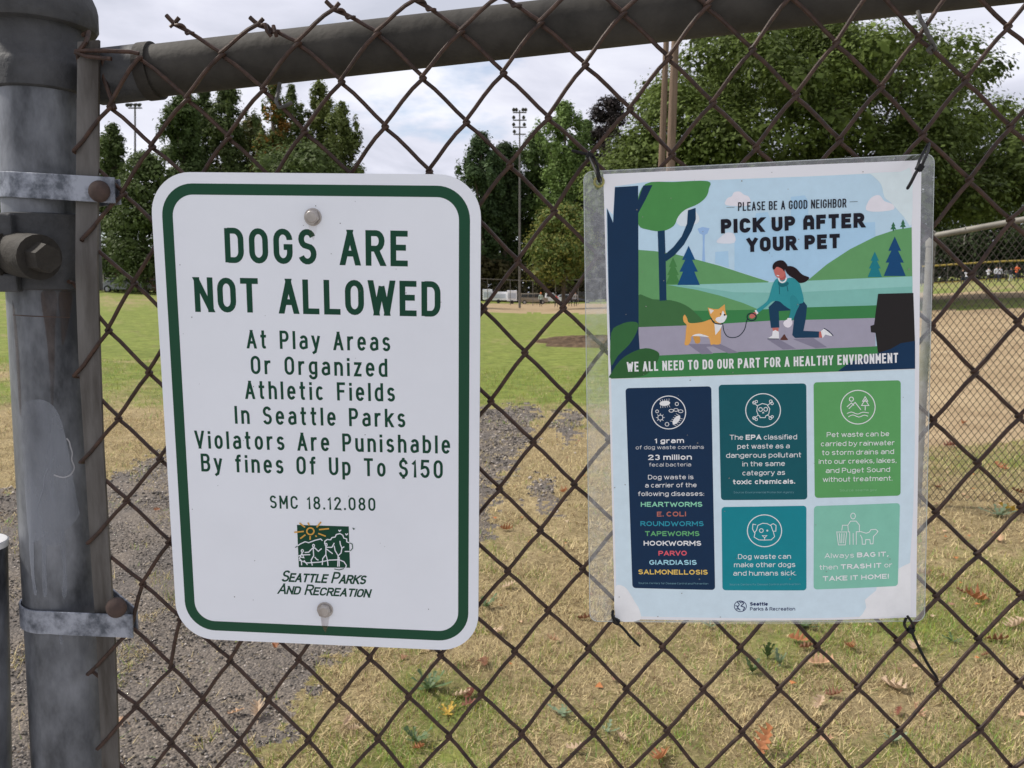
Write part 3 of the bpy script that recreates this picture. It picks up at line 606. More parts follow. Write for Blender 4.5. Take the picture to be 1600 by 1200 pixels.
for i, a in enumerate([(1520, 255, 432, 150, 100, 'round', VD, 'dark tree behind the outfield fence, seen right of the poster', 5200), (1610, 262, 430, 130, 106, 'round', DG, 'dark green tree at the right photo edge beyond the outfield fence', 5200),
                       (1440, 300, 435, 110, 104, 'round', VD, 'dark tree behind the outfield fence just behind the poster edge', 4200), (1700, 230, 430, 170, 100, 'round', DG, 'tree beyond the outfield just outside the right photo edge', 3000)]):
    tree(*a[:8], n=a[8], leaf=.20, seed=40+i, nclump=40, cb=.22, group=GR_)
# hedge along the outfield
def hedge(x0, x1, ytop, ybot, Y, n, label, base=(.04, .055, .026), seed=3, nc=150, leaf=.2, name='hedge', stems=True):
    r = random.Random(seed); A = atY(x0, ybot, Y); root = empty('hedge', (A[0], Y, float(terrain(A[0], Y))), label, 'hedge'); cs, rs = [], []
    for k in range(nc):
        x = r.uniform(x0, x1); p = atY(x, r.uniform(ytop+6, ybot), Y+r.uniform(-1.2, 1.2)); rr = r.uniform(1.1, 2.0); p[2] = max(p[2], float(terrain(p[0], p[1]))+.4); cs.append(tuple(p)); rs.append((rr, rr, rr))
    V, Fc, C = crown(cs, rs, n, leaf, base, seed=seed); npmesh('foliage', V, Fc, M_LEAF, root, col=C)
    for k in range(16 if stems else 0):
        x = x0+(x1-x0)*k/15; g = atY(x, ybot, Y); g[2] = float(terrain(g[0], g[1])); MB().tube([g, g+np.array([r.uniform(-.2, .2), 0, r.uniform(3, 4.5)])], [.07, .04], 5).build('stem', M_BARK, root)
hedge(1400, 1760, 360, 440, 98, 18000, 'tall dark hedge behind the people and the yellow topped outfield fence')
hedge(590, 1010, 402, 470, 150, 16000, leaf=.42, label= 'brownish green hedge behind the parked cars between the signs', base=(.085, .075, .035), seed=5)
hedge(-60, 330, 405, 452, 86, 15000, 'dark shrubs under the trees behind the left field edge', (.03, .042, .02), 6)

def woodland():
    r = random.Random(8); cs, rs = [], []
    for k in range(420):
        x = r.uniform(-500, 2150); p = atY(x, 455, 185+r.uniform(-4, 4)); z = float(terrain(p[0], p[1])); p[2] = z+r.uniform(.5, 9.5); rr = r.uniform(3, 5); cs.append(tuple(p)); rs.append((rr, rr, rr))
    V, Fc, C = crown(cs, rs, 70000, .65, (.045, .06, .03), seed=12); o = npmesh('distant_woodland', V, Fc, M_LEAF, col=C); tag(o, 'dark wood closing the view behind the whole field', 'woodland', kind='stuff')
woodland()

def soil_heap():
    c = ground(930, 534); V = [(c[0], c[1], c[2]+.14)]; n, m = 64, 12
    for k in range(1, m+1):
        for i in range(n):
            a = 6.2832*i/n; rr = k/m*(1+.16*math.sin(3*a+1)+.08*math.sin(7*a)+.05*random.random()); x = c[0]+2.0*rr*math.cos(a); y = c[1]+2.6*rr*math.sin(a)
            V.append((x, y, float(terrain(x, y))+.15*max(0, 1-(k/m)**2)+(.05*random.random() if k < m else -.03)))
    F_ = [(0, 1+i, 1+(i+1) % n) for i in range(n)]+[(1+(k-1)*n+i, 1+k*n+i, 1+k*n+(i+1) % n, 1+(k-1)*n+(i+1) % n) for k in range(1, m) for i in range(n)]
    tag(mkobj('bare_soil', V, F_, M_SOIL), kind='structure')
soil_heap()
# ------------------------------------------------------------------ chain link fence
M_WIRE = mat('rusty_wire', (.018, .0095, .0065), .55, metal=.15, base2=(.066, .033, .021), scale=130, bump=.25, bscale=600, spec=.4)
M_WIREG = mat('grey_wire', (.05, .048, .045), .6, metal=.3, base2=(.11, .105, .10), scale=160, spec=.4)
M_RAIL = mat('weathered_rail', (.020, .018, .015), .75, metal=.1, base2=(.055, .050, .043), scale=14, stretch=(1, 1, 1), bump=.15, bscale=90, spec=.35)
M_POST = mat('galvanised_post', (.034, .037, .043), .5, metal=.25, base2=(.19, .20, .222), scale=11, stretch=(1, 1, .45), bump=.2, bscale=110, spec=.4, thr=(.40, .62))
M_CAST = mat('cast_cap', (.024, .025, .027), .7, metal=.2, base2=(.065, .066, .07), scale=25, bump=.3, bscale=80)
M_BAND = mat('zinc_band', (.07, .08, .10), .5, metal=.3, base2=(.30, .32, .37), scale=55, thr=(.36, .60), bump=.12, bscale=150)
M_BAR = mat('tension_bar', (.040, .033, .027), .65, metal=.2, base2=(.13, .122, .115), scale=22, stretch=(1, 1, .15), thr=(.4, .62), bump=.15, bscale=120)
M_RUST = mat('rust', (.035, .022, .018), .8, base2=(.075, .045, .035), scale=90, bump=.3, bscale=300)
M_PAINTL = mat('light_drip', (.34, .34, .36), .5, var=.05)
M_IRON = mat('dark_iron', (.012, .010, .008), .8, metal=.1, base2=(.030, .025, .019), scale=30, bump=.3, bscale=90)
def stainmat(name, c, lo, hi, k, sc=45):
    m = bpy.data.materials.new(name); m.use_nodes = True; nt = m.node_tree; N = nt.nodes; L = nt.links; b = N['Principled BSDF']; b.inputs['Base Color'].default_value = (*c, 1); b.inputs['Roughness'].default_value = .7
    tc = N.new('ShaderNodeTexCoord'); mp = N.new('ShaderNodeMapping'); mp.inputs['Scale'].default_value = (1, 1, .25); L.new(tc.outputs['Object'], mp.inputs[0]); nz = N.new('ShaderNodeTexNoise'); L.new(mp.outputs[0], nz.inputs['Vector']); nz.inputs['Scale'].default_value = sc; nz.inputs['Detail'].default_value = 6
    r = N.new('ShaderNodeMapRange'); L.new(nz.outputs[0], r.inputs[0]); r.inputs[1].default_value = lo; r.inputs[2].default_value = hi; r.inputs[4].default_value = k; L.new(r.outputs[0], b.inputs['Alpha']); return m
M_PAINT = stainmat('grey_paint', (.27, .29, .33), .28, .62, .7, 18)
M_STAIN = stainmat('rust_stain', (.08, .045, .026), .35, .8, .6)
JP = {}
def J(r, *a):
    for c, x, y in a: JP[(c, r)] = (x, y)
J(-1, (-2, 273, 36), (0, 404, 37), (2, 523, 13), (4, 650, -2), (6, 783, -8), (8, 914, -32), (10, 1046, -44), (12, 1178, -58), (14, 1308, -70), (16, 1440, -84), (18, 1575, -98))
J(0, (-3, 218, 90), (-1, 347, 85), (1, 466, 67), (3, 590, 51), (5, 721, 49), (7, 845, 35), (9, 974, 20), (11, 1105, 9), (13, 1236, -8), (15, 1366, -22), (17, 1500, -34))
J(1, (-4, 173, 168), (-2, 293, 155), (0, 412, 140), (2, 534, 128), (4, 661, 122), (6, 787, 114), (8, 915, 101), (10, 1045, 90), (12, 1176, 77), (14, 1307, 66), (16, 1436, 57), (18, 1575, 41))
J(2, (-5, 121, 238), (-3, 238, 230), (-1, 357, 215), (1, 476, 206), (3, 602, 198), (5, 729, 191), (7, 857, 184), (9, 985, 170), (11, 1114, 160), (13, 1244, 148), (15, 1377, 135), (17, 1509, 124))
J(3, (-4, 193, 303), (4, 671, 268), (6, 797, 258), (8, 922, 244), (10, 1050, 241), (12, 1182, 230), (14, 1312, 218), (16, 1442, 210), (18, 1579, 197))
J(4, (-5, 133, 376), (7, 866, 330), (17, 1515, 280)); J(5, (-4, 210, 443), (-6, 110, 440), (6, 809, 408), (8, 934, 399), (16, 1452, 362), (18, 1579, 343))
J(6, (-5, 170, 517), (5, 756, 483), (7, 880, 481), (17, 1518, 428)); J(7, (-6, 121, 588), (-4, 233, 583), (6, 820, 551), (8, 943, 544), (16, 1456, 508), (18, 1590, 502))
J(8, (-5, 185, 655), (5, 767, 627), (7, 888, 621), (17, 1523, 581)); J(9, (-6, 131, 722), (-4, 250, 718), (6, 833, 691), (8, 951, 687), (16, 1458, 656), (18, 1592, 650))
J(10, (-5, 198, 783), (5, 780, 764), (7, 897, 757), (17, 1527, 723)); J(11, (-6, 142, 848), (-4, 264, 848), (6, 844, 829), (16, 1462, 800), (18, 1595, 792))
J(12, (-5, 223, 913), (5, 793, 893), (7, 910, 889), (17, 1527, 865)); J(13, (-6, 207, 982), (-4, 282, 968), (6, 856, 954), (16, 1463, 931), (18, 1594, 929))
J(14, (-7, 142, 1052), (-5, 268, 1043), (-3, 359, 1033), (-1, 466, 1031), (1, 577, 1029), (3, 688, 1024), (5, 804, 1018), (7, 919, 1014), (9, 1035, 1011), (11, 1156, 1012), (13, 1276, 1010), (15, 1402, 1001), (17, 1528, 998))
J(15, (-6, 212, 1104), (-4, 316, 1095), (-2, 419, 1095), (0, 528, 1093), (2, 638, 1089), (4, 751, 1085), (6, 865, 1078), (8, 978, 1077), (10, 1098, 1077), (12, 1217, 1075), (14, 1340, 1074), (16, 1466, 1069), (18, 1591, 1065))
J(16, (-7, 157, 1168), (-5, 267, 1162), (-3, 374, 1159), (-1, 481, 1157), (1, 590, 1155), (3, 701, 1151), (5, 815, 1147), (7, 927, 1145), (9, 1042, 1142), (11, 1159, 1143), (13, 1281, 1141), (15, 1405, 1140), (17, 1531, 1138))
def _fit():
    k = [(c, r) for (c, r) in JP if c >= -4]; c = np.array([a[0] for a in k], float)/10; r = np.array([a[1] for a in k], float)/10
    B = lambda c, r: np.stack([np.ones_like(c), c, r, c*c, c*r, r*r, c**3, c*c*r, c*r*r, r**3, r**4, c*r**3], -1)
    xy = np.array([JP[a] for a in k], float); co = np.linalg.lstsq(B(c, r), xy, rcond=None)[0]
    return lambda cc, rr: tuple((B(np.array([cc/10.]), np.array([rr/10.])) @ co)[0])
_pf = _fit(); _jw = {}
def joint(c, r):
    """world place of a mesh crossing (column, row) on the fence plane"""
    if (c, r) in _jw: return _jw[(c, r)]
    if r > 16: p = joint(c, r-2)*2-joint(c, r-4) if False else joint(c, r-2)+np.array([0, 0, -.0885])
    elif c > 18: p = joint(c-2, r)+FX*.0795+np.array([0, 0, .0042])
    else:
        q = JP.get((c, r)) or _pf(c, r); p = fen(*q)
    _jw[(c, r)] = p; return p
HD = .0024
def wire_path(c, r0, r1, top_tail=False):
    rows = list(range(r0, r1+1)); pts = []; rr = random.Random(c*31+5)
    def side(r): return 'L' if (c+r) % 2 else 'R'
    def J_(r): return joint(c if side(r) == 'L' else c+1, r)
    for i, r in enumerate(rows):
        s = side(r); P = J_(r); bar = (s == 'L' and ((c == -5 and r < 5) or c in (-6, -7)))
        d = .0052 if (bar and (c, r) not in ((-6, 13), (-6, 15), (-6, 17))) else HD; e = .0020
        n = P if i == 0 else None
        th = [-80, -40, 0, 40, 80] if s == 'R' else [80, 40, 0, -40, -80]
        if i == 0: th = th[2:]
        sx = 1 if s == 'R' else -1
        for a in th:
            ar = math.radians(a); t = (a/80.0)*(-1 if s == 'R' else 1)                # +1 = before the turn
            pts.append(P+FX*sx*e*math.cos(ar)+FN*d*math.sin(ar)+np.array([0, 0, .0011*t]))
        if i < len(rows)-1:                                                            # bow of the strand
            Q = J_(rows[i+1]); front = (s == 'R'); off = FN*HD*(1 if front else -1)
            bw = .0009*rr.random() if r > 3 else .0014
            st = Q-P; perp = np.cross(st/np.linalg.norm(st), FN); perp = perp if perp[2] > 0 else -perp
            for t in (.25, .5, .75): pts.append(P+st*t+off+perp*bw*math.sin(math.pi*t)*(1 if front else .55))
    return pts
fence = empty('chain_link_fence', (fen(62, 700)[0], FY0, 0), 'rusty brown chain link fence in the foreground with grey post and top rail', 'fence')
def knuckle(mb, c, r):
    P = joint(c, r); a = joint(c+1, r+1); b = joint(c-1, r+1)                        # ends of two wires twisted at the top
    d1 = (a-P)/np.linalg.norm(a-P); d2 = (P-b)/np.linalg.norm(P-b); rr = random.Random(c)
    pts = []
    for k in range(15):                                                              # tail wraps round the falling strand
        t = k/14; an = t*1.3*2*math.pi+1; u = np.cross(d1, FN); pts.append(P+d1*(.003+.018*t)+u*.0022*math.cos(an)+FN*(.0022*math.sin(an)))
    mb.tube([P-d2*.006+FN*.001, P]+pts, .0015, 6)
    mb.tube([P+d1*.003-FN*.001, P-d1*.004-FN*.0005, P-d1*(.0065+.003*rr.random())+np.array([0, 0, .002])], .0021, 7)
    mb.tube([P+d2*.0, P+d2*.006+np.array([0, 0, .001])], .0020, 7)
def add_wires():
    for c in range(-7, 40):
        r0 = -1
        if c == -3: r0 = 0
        if c == -4: r0 = 0
        if c == -5: r0 = 1
        if c == -6: r0 = 5
        if c == -7: r0 = 13
        zlow = 34
        mb = MB(); p = wire_path(c, r0, zlow); mb.tube(p, .00195, 7)
        s = 'L' if (c+r0) % 2 else 'R'
        if r0 == -1 and (c+r0) % 2: knuckle(mb, c, -1)
        mb.build('wire', M_WIRE, fence, True)
    mb = MB()                                                                        # loose ends wrapped over the bar top
    mb.tube([fen(130, 55, -.01), fen(139, 50, -.004), fen(134, 66, .004), fen(124, 80, .006), fen(121, 84, .003), fen(124, 100, -.004)], .0021, 7)
    mb.tube([fen(118, 80, .004), fen(140, 79, .007), fen(165, 79.5, .006), fen(205, 81, .003), fen(217, 84, .002)], .0020, 7)
    mb.tube([fen(118, 82, .004), fen(135, 88, .007), fen(160, 91, .007), fen(174, 92, .007)], .0020, 7)
    mb.tube([fen(161, 95, -.004), fen(163, 125, -.005), fen(172, 150, -.002), fen(180, 170, .002)], .0020, 7)
    mb.build('wire_end', M_WIRE, fence, True)
add_wires()
# terminal post
PA = fen(63, 100, -.035); PB = fen(111, 1100, -.035); PAX = (PA-PB)/np.linalg.norm(PA-PB); PR = .0405
def on_axis(py):
    """parameter (m from PA, upwards) of the axis point seen at height py"""
    lo, hi = -2.5, .6
    for _ in range(50):
        m = (lo+hi)/2
        if pix(PA+PAX*m)[1] > py: lo = m
        else: hi = m
    return (lo+hi)/2
mb = MB(); tb = (PA[2]+.3)/PAX[2]; A0 = PA-PAX*tb; h = lambda py: on_axis(py)+tb
mb.lathe([(PR, 0), (PR, h(150)), (PR, h(90))], A0, PAX, 48); post = mb.build('post', M_POST, fence, True)
mb = MB(); mb.lathe([(PR*1.01, h(149)), (PR*1.09, h(146)), (PR*1.10, h(110)), (PR*1.07, h(102)), (PR*1.04, h(99)), (PR*1.04, h(60)), (PR*1.05, h(48)), (PR*1.28, h(46)), (PR*1.335, h(40)), (PR*1.335, h(14)), (PR*1.30, h(2)), (PR*1.2, h(-14)), (PR*.8, h(-38)), (PR*.3, h(-52)), (PR*.02, h(-54))], A0, PAX, 48)
mb.build('post_cap', M_CAST, fence, True)
class Cyl:
    """paint that follows the post: traced in the photo, wrapped on the tube"""
    def hit(s, px, py, rad):
        d = ray(px, py); a = PAX; O = CAM-PA; dp = d-a*(d@a); op = O-a*(O@a); A = dp@dp; B = 2*dp@op; C = op@op-rad*rad; D = max(0, B*B-4*A*C); return CAM+d*((-B-math.sqrt(D))/(2*A))
def wrap(name, loop, off, m, cut=6):
    c = Cyl(); V = [(x, y, 0) for x, y in loop]; tris = tessellate_polygon([[Vector(v) for v in V]]); bm = bmesh.new(); vs = [bm.verts.new(v) for v in V]
    for t in tris:
        try: bm.faces.new([vs[i] for i in t])
        except Exception: pass
    lo = min(v[0] for v in V); hi = max(v[0] for v in V); k = math.ceil(lo/cut)
    while k*cut < hi: bmesh.ops.bisect_plane(bm, geom=bm.verts[:]+bm.edges[:]+bm.faces[:], dist=1e-6, plane_co=(k*cut+.01, 0, 0), plane_no=(1, 0, 0)); k += 1
    bm.verts.index_update(); P = [c.hit(v.co.x, v.co.y, PR+off) for v in bm.verts]; Fc = [tuple(v.index for v in f.verts) for f in bm.faces]; bm.free()
    return mkobj(name, P, Fc, m, post)
lp = smooth_loop([(33, 640), (52, 625), (75, 628), (92, 648), (104, 690), (113, 740), (122, 790), (124, 805), (112, 820), (100, 832), (95, 850), (74, 851), (74, 830), (65, 842), (50, 847), (44, 830), (40, 780), (35, 700)], 4)
wrap('paint_patch', lp, .0004, M_PAINT)
for s in ([(45, 838), (52, 838), (54, 900), (58, 926), (53, 928), (48, 890)], [(66, 835), (74, 835), (72, 880), (74, 927), (67, 928), (66, 880)], [(93, 835), (101, 832), (103, 870), (105, 929), (97, 930), (98, 890)],
          [(92, 968), (99, 970), (102, 980), (97, 990), (99, 1004), (94, 1006), (92, 992), (95, 982)]):
    wrap('paint_drip', smooth_loop(s, 3), .0003, M_PAINT)
def wline(name, pts, w_, off, m):
    v, f = strip(smooth_loop(pts, 4, False), w_/2); c = Cyl(); return mkobj(name, [c.hit(a, b, PR+off) for a, b in v], f, m, post)
wline('paint_run', [(104, 685), (108, 690), (110, 698), (113, 708), (112, 718), (116, 730), (113, 738), (108, 743), (98, 746), (84, 742)], 2.2, .0007, M_PAINTL)
wline('paint_run', [(89, 708), (80, 722), (70, 742), (68, 760), (62, 780), (55, 798), (50, 802)], 1.6, .0007, M_PAINT)
wrap('rust_streak', smooth_loop([(64, 458), (88, 458), (86, 520), (85, 590), (83, 632), (80, 632), (78, 590), (72, 520)], 4), .0002, M_STAIN); wrap('rust_streak', smooth_loop([(19, 470), (25, 500), (30, 560), (33, 640), (30, 640), (25, 560)], 4), .0002, M_STAIN)
wrap('rust_streak', smooth_loop([(92, 458), (112, 458), (108, 500), (98, 540), (94, 500)], 4), .0002, M_STAIN); wline('seam', [(20, 492), (50, 494), (110, 496)], 1.4, .0005, M_RUST)
# tension bar: a flat strip woven through the mesh, held against the post
def bar():
    mb = MB(); L = [(122.5, 66), (120, 300), (119, 420), (124, 560), (133, 700), (142, 850), (152, 1000), (161, 1200)]; R = [(158.5, 63), (157, 300), (156, 420), (160, 560), (165, 700), (174, 850), (183, 1000), (190, 1200)]
    V = []
    for (lx, ly), (rx, ry) in zip(L, R):
        a = fen(lx, ly, 0); b = fen(rx-3, ry, 0); V += [a+FN*.0016, b+FN*.0016, b-FN*.0016, a-FN*.0016]
    a, b = V[-4:][0], V[-4:][1]; V += [v+np.array([.012, 0, -.62]) for v in V[-4:]]
    n = len(V)//4; Fc = [(i*4+k, i*4+(k+1) % 4, i*4+4+(k+1) % 4, i*4+4+k) for i in range(n-1) for k in range(4)]+[(0, 3, 2, 1), (n*4-4, n*4-3, n*4-2, n*4-1)]
    mb.add(V, Fc); mb.build('tension_bar', M_BAR, fence)
bar()
PH = np.cross(PAX, FN); PH = PH/np.linalg.norm(PH); PH = PH if PH[0] > 0 else -PH; PN = np.cross(PH, PAX); PN = PN if PN[1] < 0 else -PN
def band(pyc, pxend, hpx, boltx, bolty, tiltz=0):
    t = on_axis(pyc); C = PA+PAX*t; hh = .0122; R = PR+.0009; th = .0022; end = (fen(pxend, pyc, .006)-C)@PH; pl = []
    yF = (fen(150, pyc, .0064)-C)@PN
    a0 = math.asin(min(.99, yF/R)) if abs(yF) < R else 0
    pts = [(end, yF), (R*math.cos(a0)+.001, yF)]
    for k in range(25):
        a = a0+math.pi*.0+(2*math.pi-2*a0)*0
    pts = [(end, yF), (.020, R+.0004)]+[(R*math.cos(a), R*math.sin(a)) for a in np.linspace(math.radians(78), math.radians(280), 26)]+[(.022, -R+.003), (end-.004, yF-.0125)]
    V = []
    for i, (x, y) in enumerate(pts):
        a = np.array(pts[max(i-1, 0)]); b = np.array(pts[min(i+1, len(pts)-1)]); d = (b-a)/np.linalg.norm(b-a); nn = np.array([-d[1], d[0]])
        if i == 0 or True:
            for s1, s2 in ((0, -1), (0, 1), (1, 1), (1, -1)):
                q = np.array([x, y])-nn*th*(-0 if s1 == 0 else 1)*(-1 if False else 1); q = np.array([x, y])+nn*(-th if s1 else 0); V.append(C+PH*q[0]+PN*q[1]+PAX*hh*s2+np.array([0, 0, tiltz*x]))
    n = len(pts); Fc = [(i*4+k, i*4+(k+1) % 4, i*4+4+(k+1) % 4, i*4+4+k) for i in range(n-1) for k in range(4)]+[(0, 3, 2, 1), (n*4-4, n*4-3, n*4-2, n*4-1)]
    o = MB().add(V, Fc).build('tension_band', M_BAND, fence, bevel=.0006)
    b = fen(boltx, bolty, .0100); mb = MB(); mb.lathe([(.0102, -.003), (.0104, 0), (.0098, .0022), (.0078, .0044), (.0045, .0058), (.001, .0062)], b, FN, 20); mb.build('bolt', M_RUST, o, True)
band(297, 181, 0, 155, 299, -.05); band(948, 208, 0, 181, 950)
# top rail
RA = fen(170, 119, -.0285); RB = fen(1465, -25.5, -.0285); rd = (RB-RA)/np.linalg.norm(RB-RA); mb = MB(); mb.tube([RA-rd*.012, RA+rd*.5, RB, RB+rd*.9], .0243, 40); mb.build('top_rail', M_RAIL, fence, True)
mb = MB(); mb.tube([RA-rd*.012, RA+rd*.044, RA+rd*.046], [.0262, .0262, .0245], 40); mb.build('rail_cup', M_CAST, fence, True)
ra = fen(236, 112, -.0285); ra = RA+rd*((ra-RA)@rd); mb = MB(); mb.lathe([(.0243, -.0062), (.0272, -.006), (.0272, .006), (.0243, .0062)], ra, rd, 40); mb.build('rail_band', M_IRON, fence, True)
for (loop, m) in (([(1434, 18, -.002), (1438, 30, .004), (1444, 40, .006), (1450, 54, .006), (1456, 66, .004), (1461, 76, 0), (1455, 83, -.004), (1450, 78, .003), (1457, 72, .005)], M_WIREG),
                  ([(437, 130, -.01), (434, 145, -.004), (431, 158, .002), (436, 168, .004), (444, 166, .001), (456, 160, -.003)], M_WIREG),
                  ([(414, 37, .003), (417, 48, .004), (424, 57, .001)], M_WIRE), ([(427, 40, .003), (430, 50, .004), (432, 57, .001)], M_WIRE)):
    mb = MB(); mb.tube([fen(*p) for p in loop], .0019, 7); mb.build('tie_wire', m, fence, True)
# gate at the left edge: hinge clamp on the post, the pipe of its frame
gate = empty('gate', (fen(-42, 900)[0], FY0, 0), 'galvanised gate at the left edge, hinged on the fence post with a heavy bolt clamp', 'gate')
mb = MB(); hb = lambda py: on_axis(py)+tb
mb.lathe([(PR+.0008, hb(453)), (PR+.0075, hb(451)), (PR+.0075, hb(339)), (PR+.0008, hb(337))], A0, PAX, 40); mb.build('hinge_clamp', M_CAST, gate, True)
def pn(px, py, off): return fen(px, py, off)
mb = MB(); mb.tube([pn(20, 392, .004), pn(30, 398, .012), pn(62, 402, .030)], [.020, .0215, .0215], 20); mb.build('hinge_boss', M_IRON, gate, True)
mb = MB(); mb.tube([pn(60, 402, .029), pn(76, 404, .036)], [.0150, .0135], 6); mb.build('hinge_bolt', M_IRON, gate)
mb = MB(); mb.tube([pn(-30, 395, .01), pn(10, 398, .018)], [.021, .0205], 20); mb.build('hinge_boss', M_IRON, gate, True)
mb = MB()
for y0, y1, x0, x1 in ((335, 378, -20, 30), (428, 456, -10, 38)):
    a = pn(x0, y0, .01); b = pn(x1, y1, .01); MB().box((a+b)/2+FN*.006, abs(b[0]-a[0]), .012, abs(b[2]-a[2])).build('hinge_lug', M_CAST, gate, bevel=.002)
GA = fen(-34, 845, .0); GB = fen(-26, 1200, .0); gx = (GA-GB)/np.linalg.norm(GA-GB); mb = MB(); rr = .0262
mb.lathe([(rr, -1.0), (rr, 0), (rr+.0005, .0005), (rr-.003, .001), (rr-.003, -.03)], GA, gx, 36); mb.build('gate_pipe', M_POST, gate, True)
mb = MB(); mb.lathe([(rr+.0008, -.006), (rr+.001, 0), (rr-.002, .0014)], GA, gx, 36); mb.build('pipe_rim', mat('pale_rim', (.6, .6, .6), .5), gate, True)
# ------------------------------------------------------------------ metal sign
def rotm(a, b, c):
    a, b, c = map(math.radians, (a, b, c)); ca, sa, cb, sb, cc, sc = math.cos(a), math.sin(a), math.cos(b), math.sin(b), math.cos(c), math.sin(c)
    return np.array([[cb, -sb, 0], [sb, cb, 0], [0, 0, 1]])@np.array([[1, 0, 0], [0, ca, -sa], [0, sa, ca]])@np.array([[cc, 0, sc], [0, 1, 0], [-sc, 0, cc]])
Rs = rotm(3.49, -3.86, .99); SO = np.array([-.1825, .7779, CH-.1223])
sg = Sheet(SO, Rs[:, 0], Rs[:, 2]); SW, SH = .3048, .4572; TH = .0021
sign = empty('park_rules_sign', SO, 'white metal sign with green border and green lettering saying dogs are not allowed', 'sign')
M_WHITE = mat('white_sheeting', (.745, .77, .825), .38, var=.035, scale=5, spec=.35, coat=.1)
M_GREEN = mat('sign_green', (.0045, .058, .027), .4, var=.06, scale=10, spec=.25, coat=.05)
M_ALU = mat('sheet_aluminium', (.42, .42, .45), .4, metal=.7, var=.1, scale=40)
ol = rrect(SW, SH, .038, 12); n = len(ol)
V = [sg.P(u, v, 0) for u, v in ol]+[sg.P(u, v, -TH) for u, v in ol]
face = MB().add([sg.P(u, v, 0) for u, v in ol], [tuple(range(n))]).build('face', M_WHITE, sign)
plate = MB().add([sg.P(u, v, -.00005) for u, v in ol]+[sg.P(u, v, -TH) for u, v in ol], [tuple(range(n)), tuple(range(2*n-1, n-1, -1))]+[(i, n+i, n+(i+1) % n, (i+1) % n) for i in range(n)]).build('plate', M_ALU, sign)
a_ = rrect(SW-2*.0098, SH-2*.0100, .030, 12); b_ = rrect(SW-2*.0198, SH-2*.0200, .020, 12)
MB().add([sg.P(u, v, .00012) for u, v in a_]+[sg.P(u, v, .00012) for u, v in b_], [(i, (i+1) % n, n+(i+1) % n, n+i) for i in range(n)]).build('border', M_GREEN, sign)
def cropper(ox, oy, s): return lambda x, y: (ox+x/s, oy+y/s)
k1 = cropper(230, 250, 2.963); k2 = cropper(230, 640, 2.963); k3 = cropper(420, 800, 8.0)
def sline(s, p0, p1, cap_px, **k):
    q0 = sg.uv(*p0); q1 = sg.uv(*p1); sc = math.dist(q0, q1)/math.dist(p0, p1); o = text(sg, 'lettering', s, q0, q1, cap_px*sc, M_GREEN2, sign, .00012, **k); return o
M_GREEN2 = mat('letter_green', (.005, .052, .028), .45, var=.06, scale=10, spec=.2)
sline('DOGS ARE', k1(363, 476), k1(1208, 493), 53.5, weight=.165, W=.41, track=.175, space=.55)
sline('NOT ALLOWED', k1(224, 703), k1(1357, 726), 53.5, weight=.165, W=.41, track=.15, space=.50)
for s, a, b in (('At Play Areas', k1(463, 872), k1(1125, 886)), ('Or Organized', k1(482, 991), k1(1112, 1005)), ('Athletic Fields', k1(456, 1106), k1(1147, 1119)),
                ('In Seattle Parks', k2(408, 66), k2(1195, 83)), ('Violators Are Punishable', k2(224, 180), k2(1402, 205)), ('By fines Of Up To $150', k2(252, 286), k2(1368, 319))):
    sline(s, a, b, 28.6, weight=.145, W=.42, track=.26, space=.58)
sline('SMC 18.12.080', k2(569, 457), k2(1057, 469), 20.8, weight=.14, W=.42, track=.22, space=.5)
# park emblem on the sign
M_YEL = mat('sign_yellow', (.62, .33, .05), .45, var=.05); em = lambda L: [sg.uv(*k3(*p)) for p in L]; PXM = math.dist(sg.uv(500, 800), sg.uv(501, 800))
emb = sg.poly('emblem', em([(352, 160), (1000, 180), (1016, 697), (376, 690)]), M_GREEN2, .00012, sign)
W_ = lambda st, w_: lines(sg, 'emblem_figures', [em(s) for s in st], w_*PXM/2/8, M_WHITE, emb, .0003)
fig = [[(330, 440), (400, 395), (455, 370), (500, 382), (580, 352), (650, 335), (672, 358)], [(700, 400), (700, 365), (730, 342), (775, 345), (790, 318), (830, 312), (845, 280), (890, 268), (925, 288), (940, 325), (975, 335), (975, 370), (1010, 385)],
       [(862, 680), (866, 600), (868, 545), (830, 480), (818, 420)], [(868, 545), (905, 510), (915, 450), (895, 400), (890, 360)], [(910, 455), (945, 430)], [(882, 680), (882, 560)], [(380, 600), (480, 635), (640, 625), (760, 600), (880, 595), (940, 620), (970, 665), (960, 705)],
       [(556, 450), (562, 545), (530, 600), (545, 668)], [(450, 505), (500, 500), (548, 450), (560, 448), (580, 450), (620, 490), (662, 455)], [(575, 560), (600, 590), (622, 600)], [(715, 430), (715, 530), (675, 580), (670, 660)], [(715, 530), (735, 600), (742, 670)], [(715, 440), (790, 440), (820, 385)], [(720, 460), (800, 520)],
       [(420, 505), (400, 545), (385, 580), (410, 610), (412, 665)], [(420, 520), (440, 570), (400, 560)], [(440, 600), (485, 660)], [(350, 555), (410, 535), (520, 530)], [(950, 492), (1010, 492)], [(872, 222), (885, 240), (905, 222)], [(958, 268), (972, 285), (990, 268)]]
W_(fig, 13)
lines(sg, 'emblem_figures', [em([(420+13*math.cos(a), 485+17*math.sin(a)) for a in np.linspace(0, 6.283, 9)]), em([(560+12*math.cos(a), 420+18*math.sin(a)) for a in np.linspace(0, 6.283, 9)]), em([(718+12*math.cos(a), 408+18*math.sin(a)) for a in np.linspace(0, 6.283, 9)])], 12*PXM/16, M_WHITE, emb, .0003)
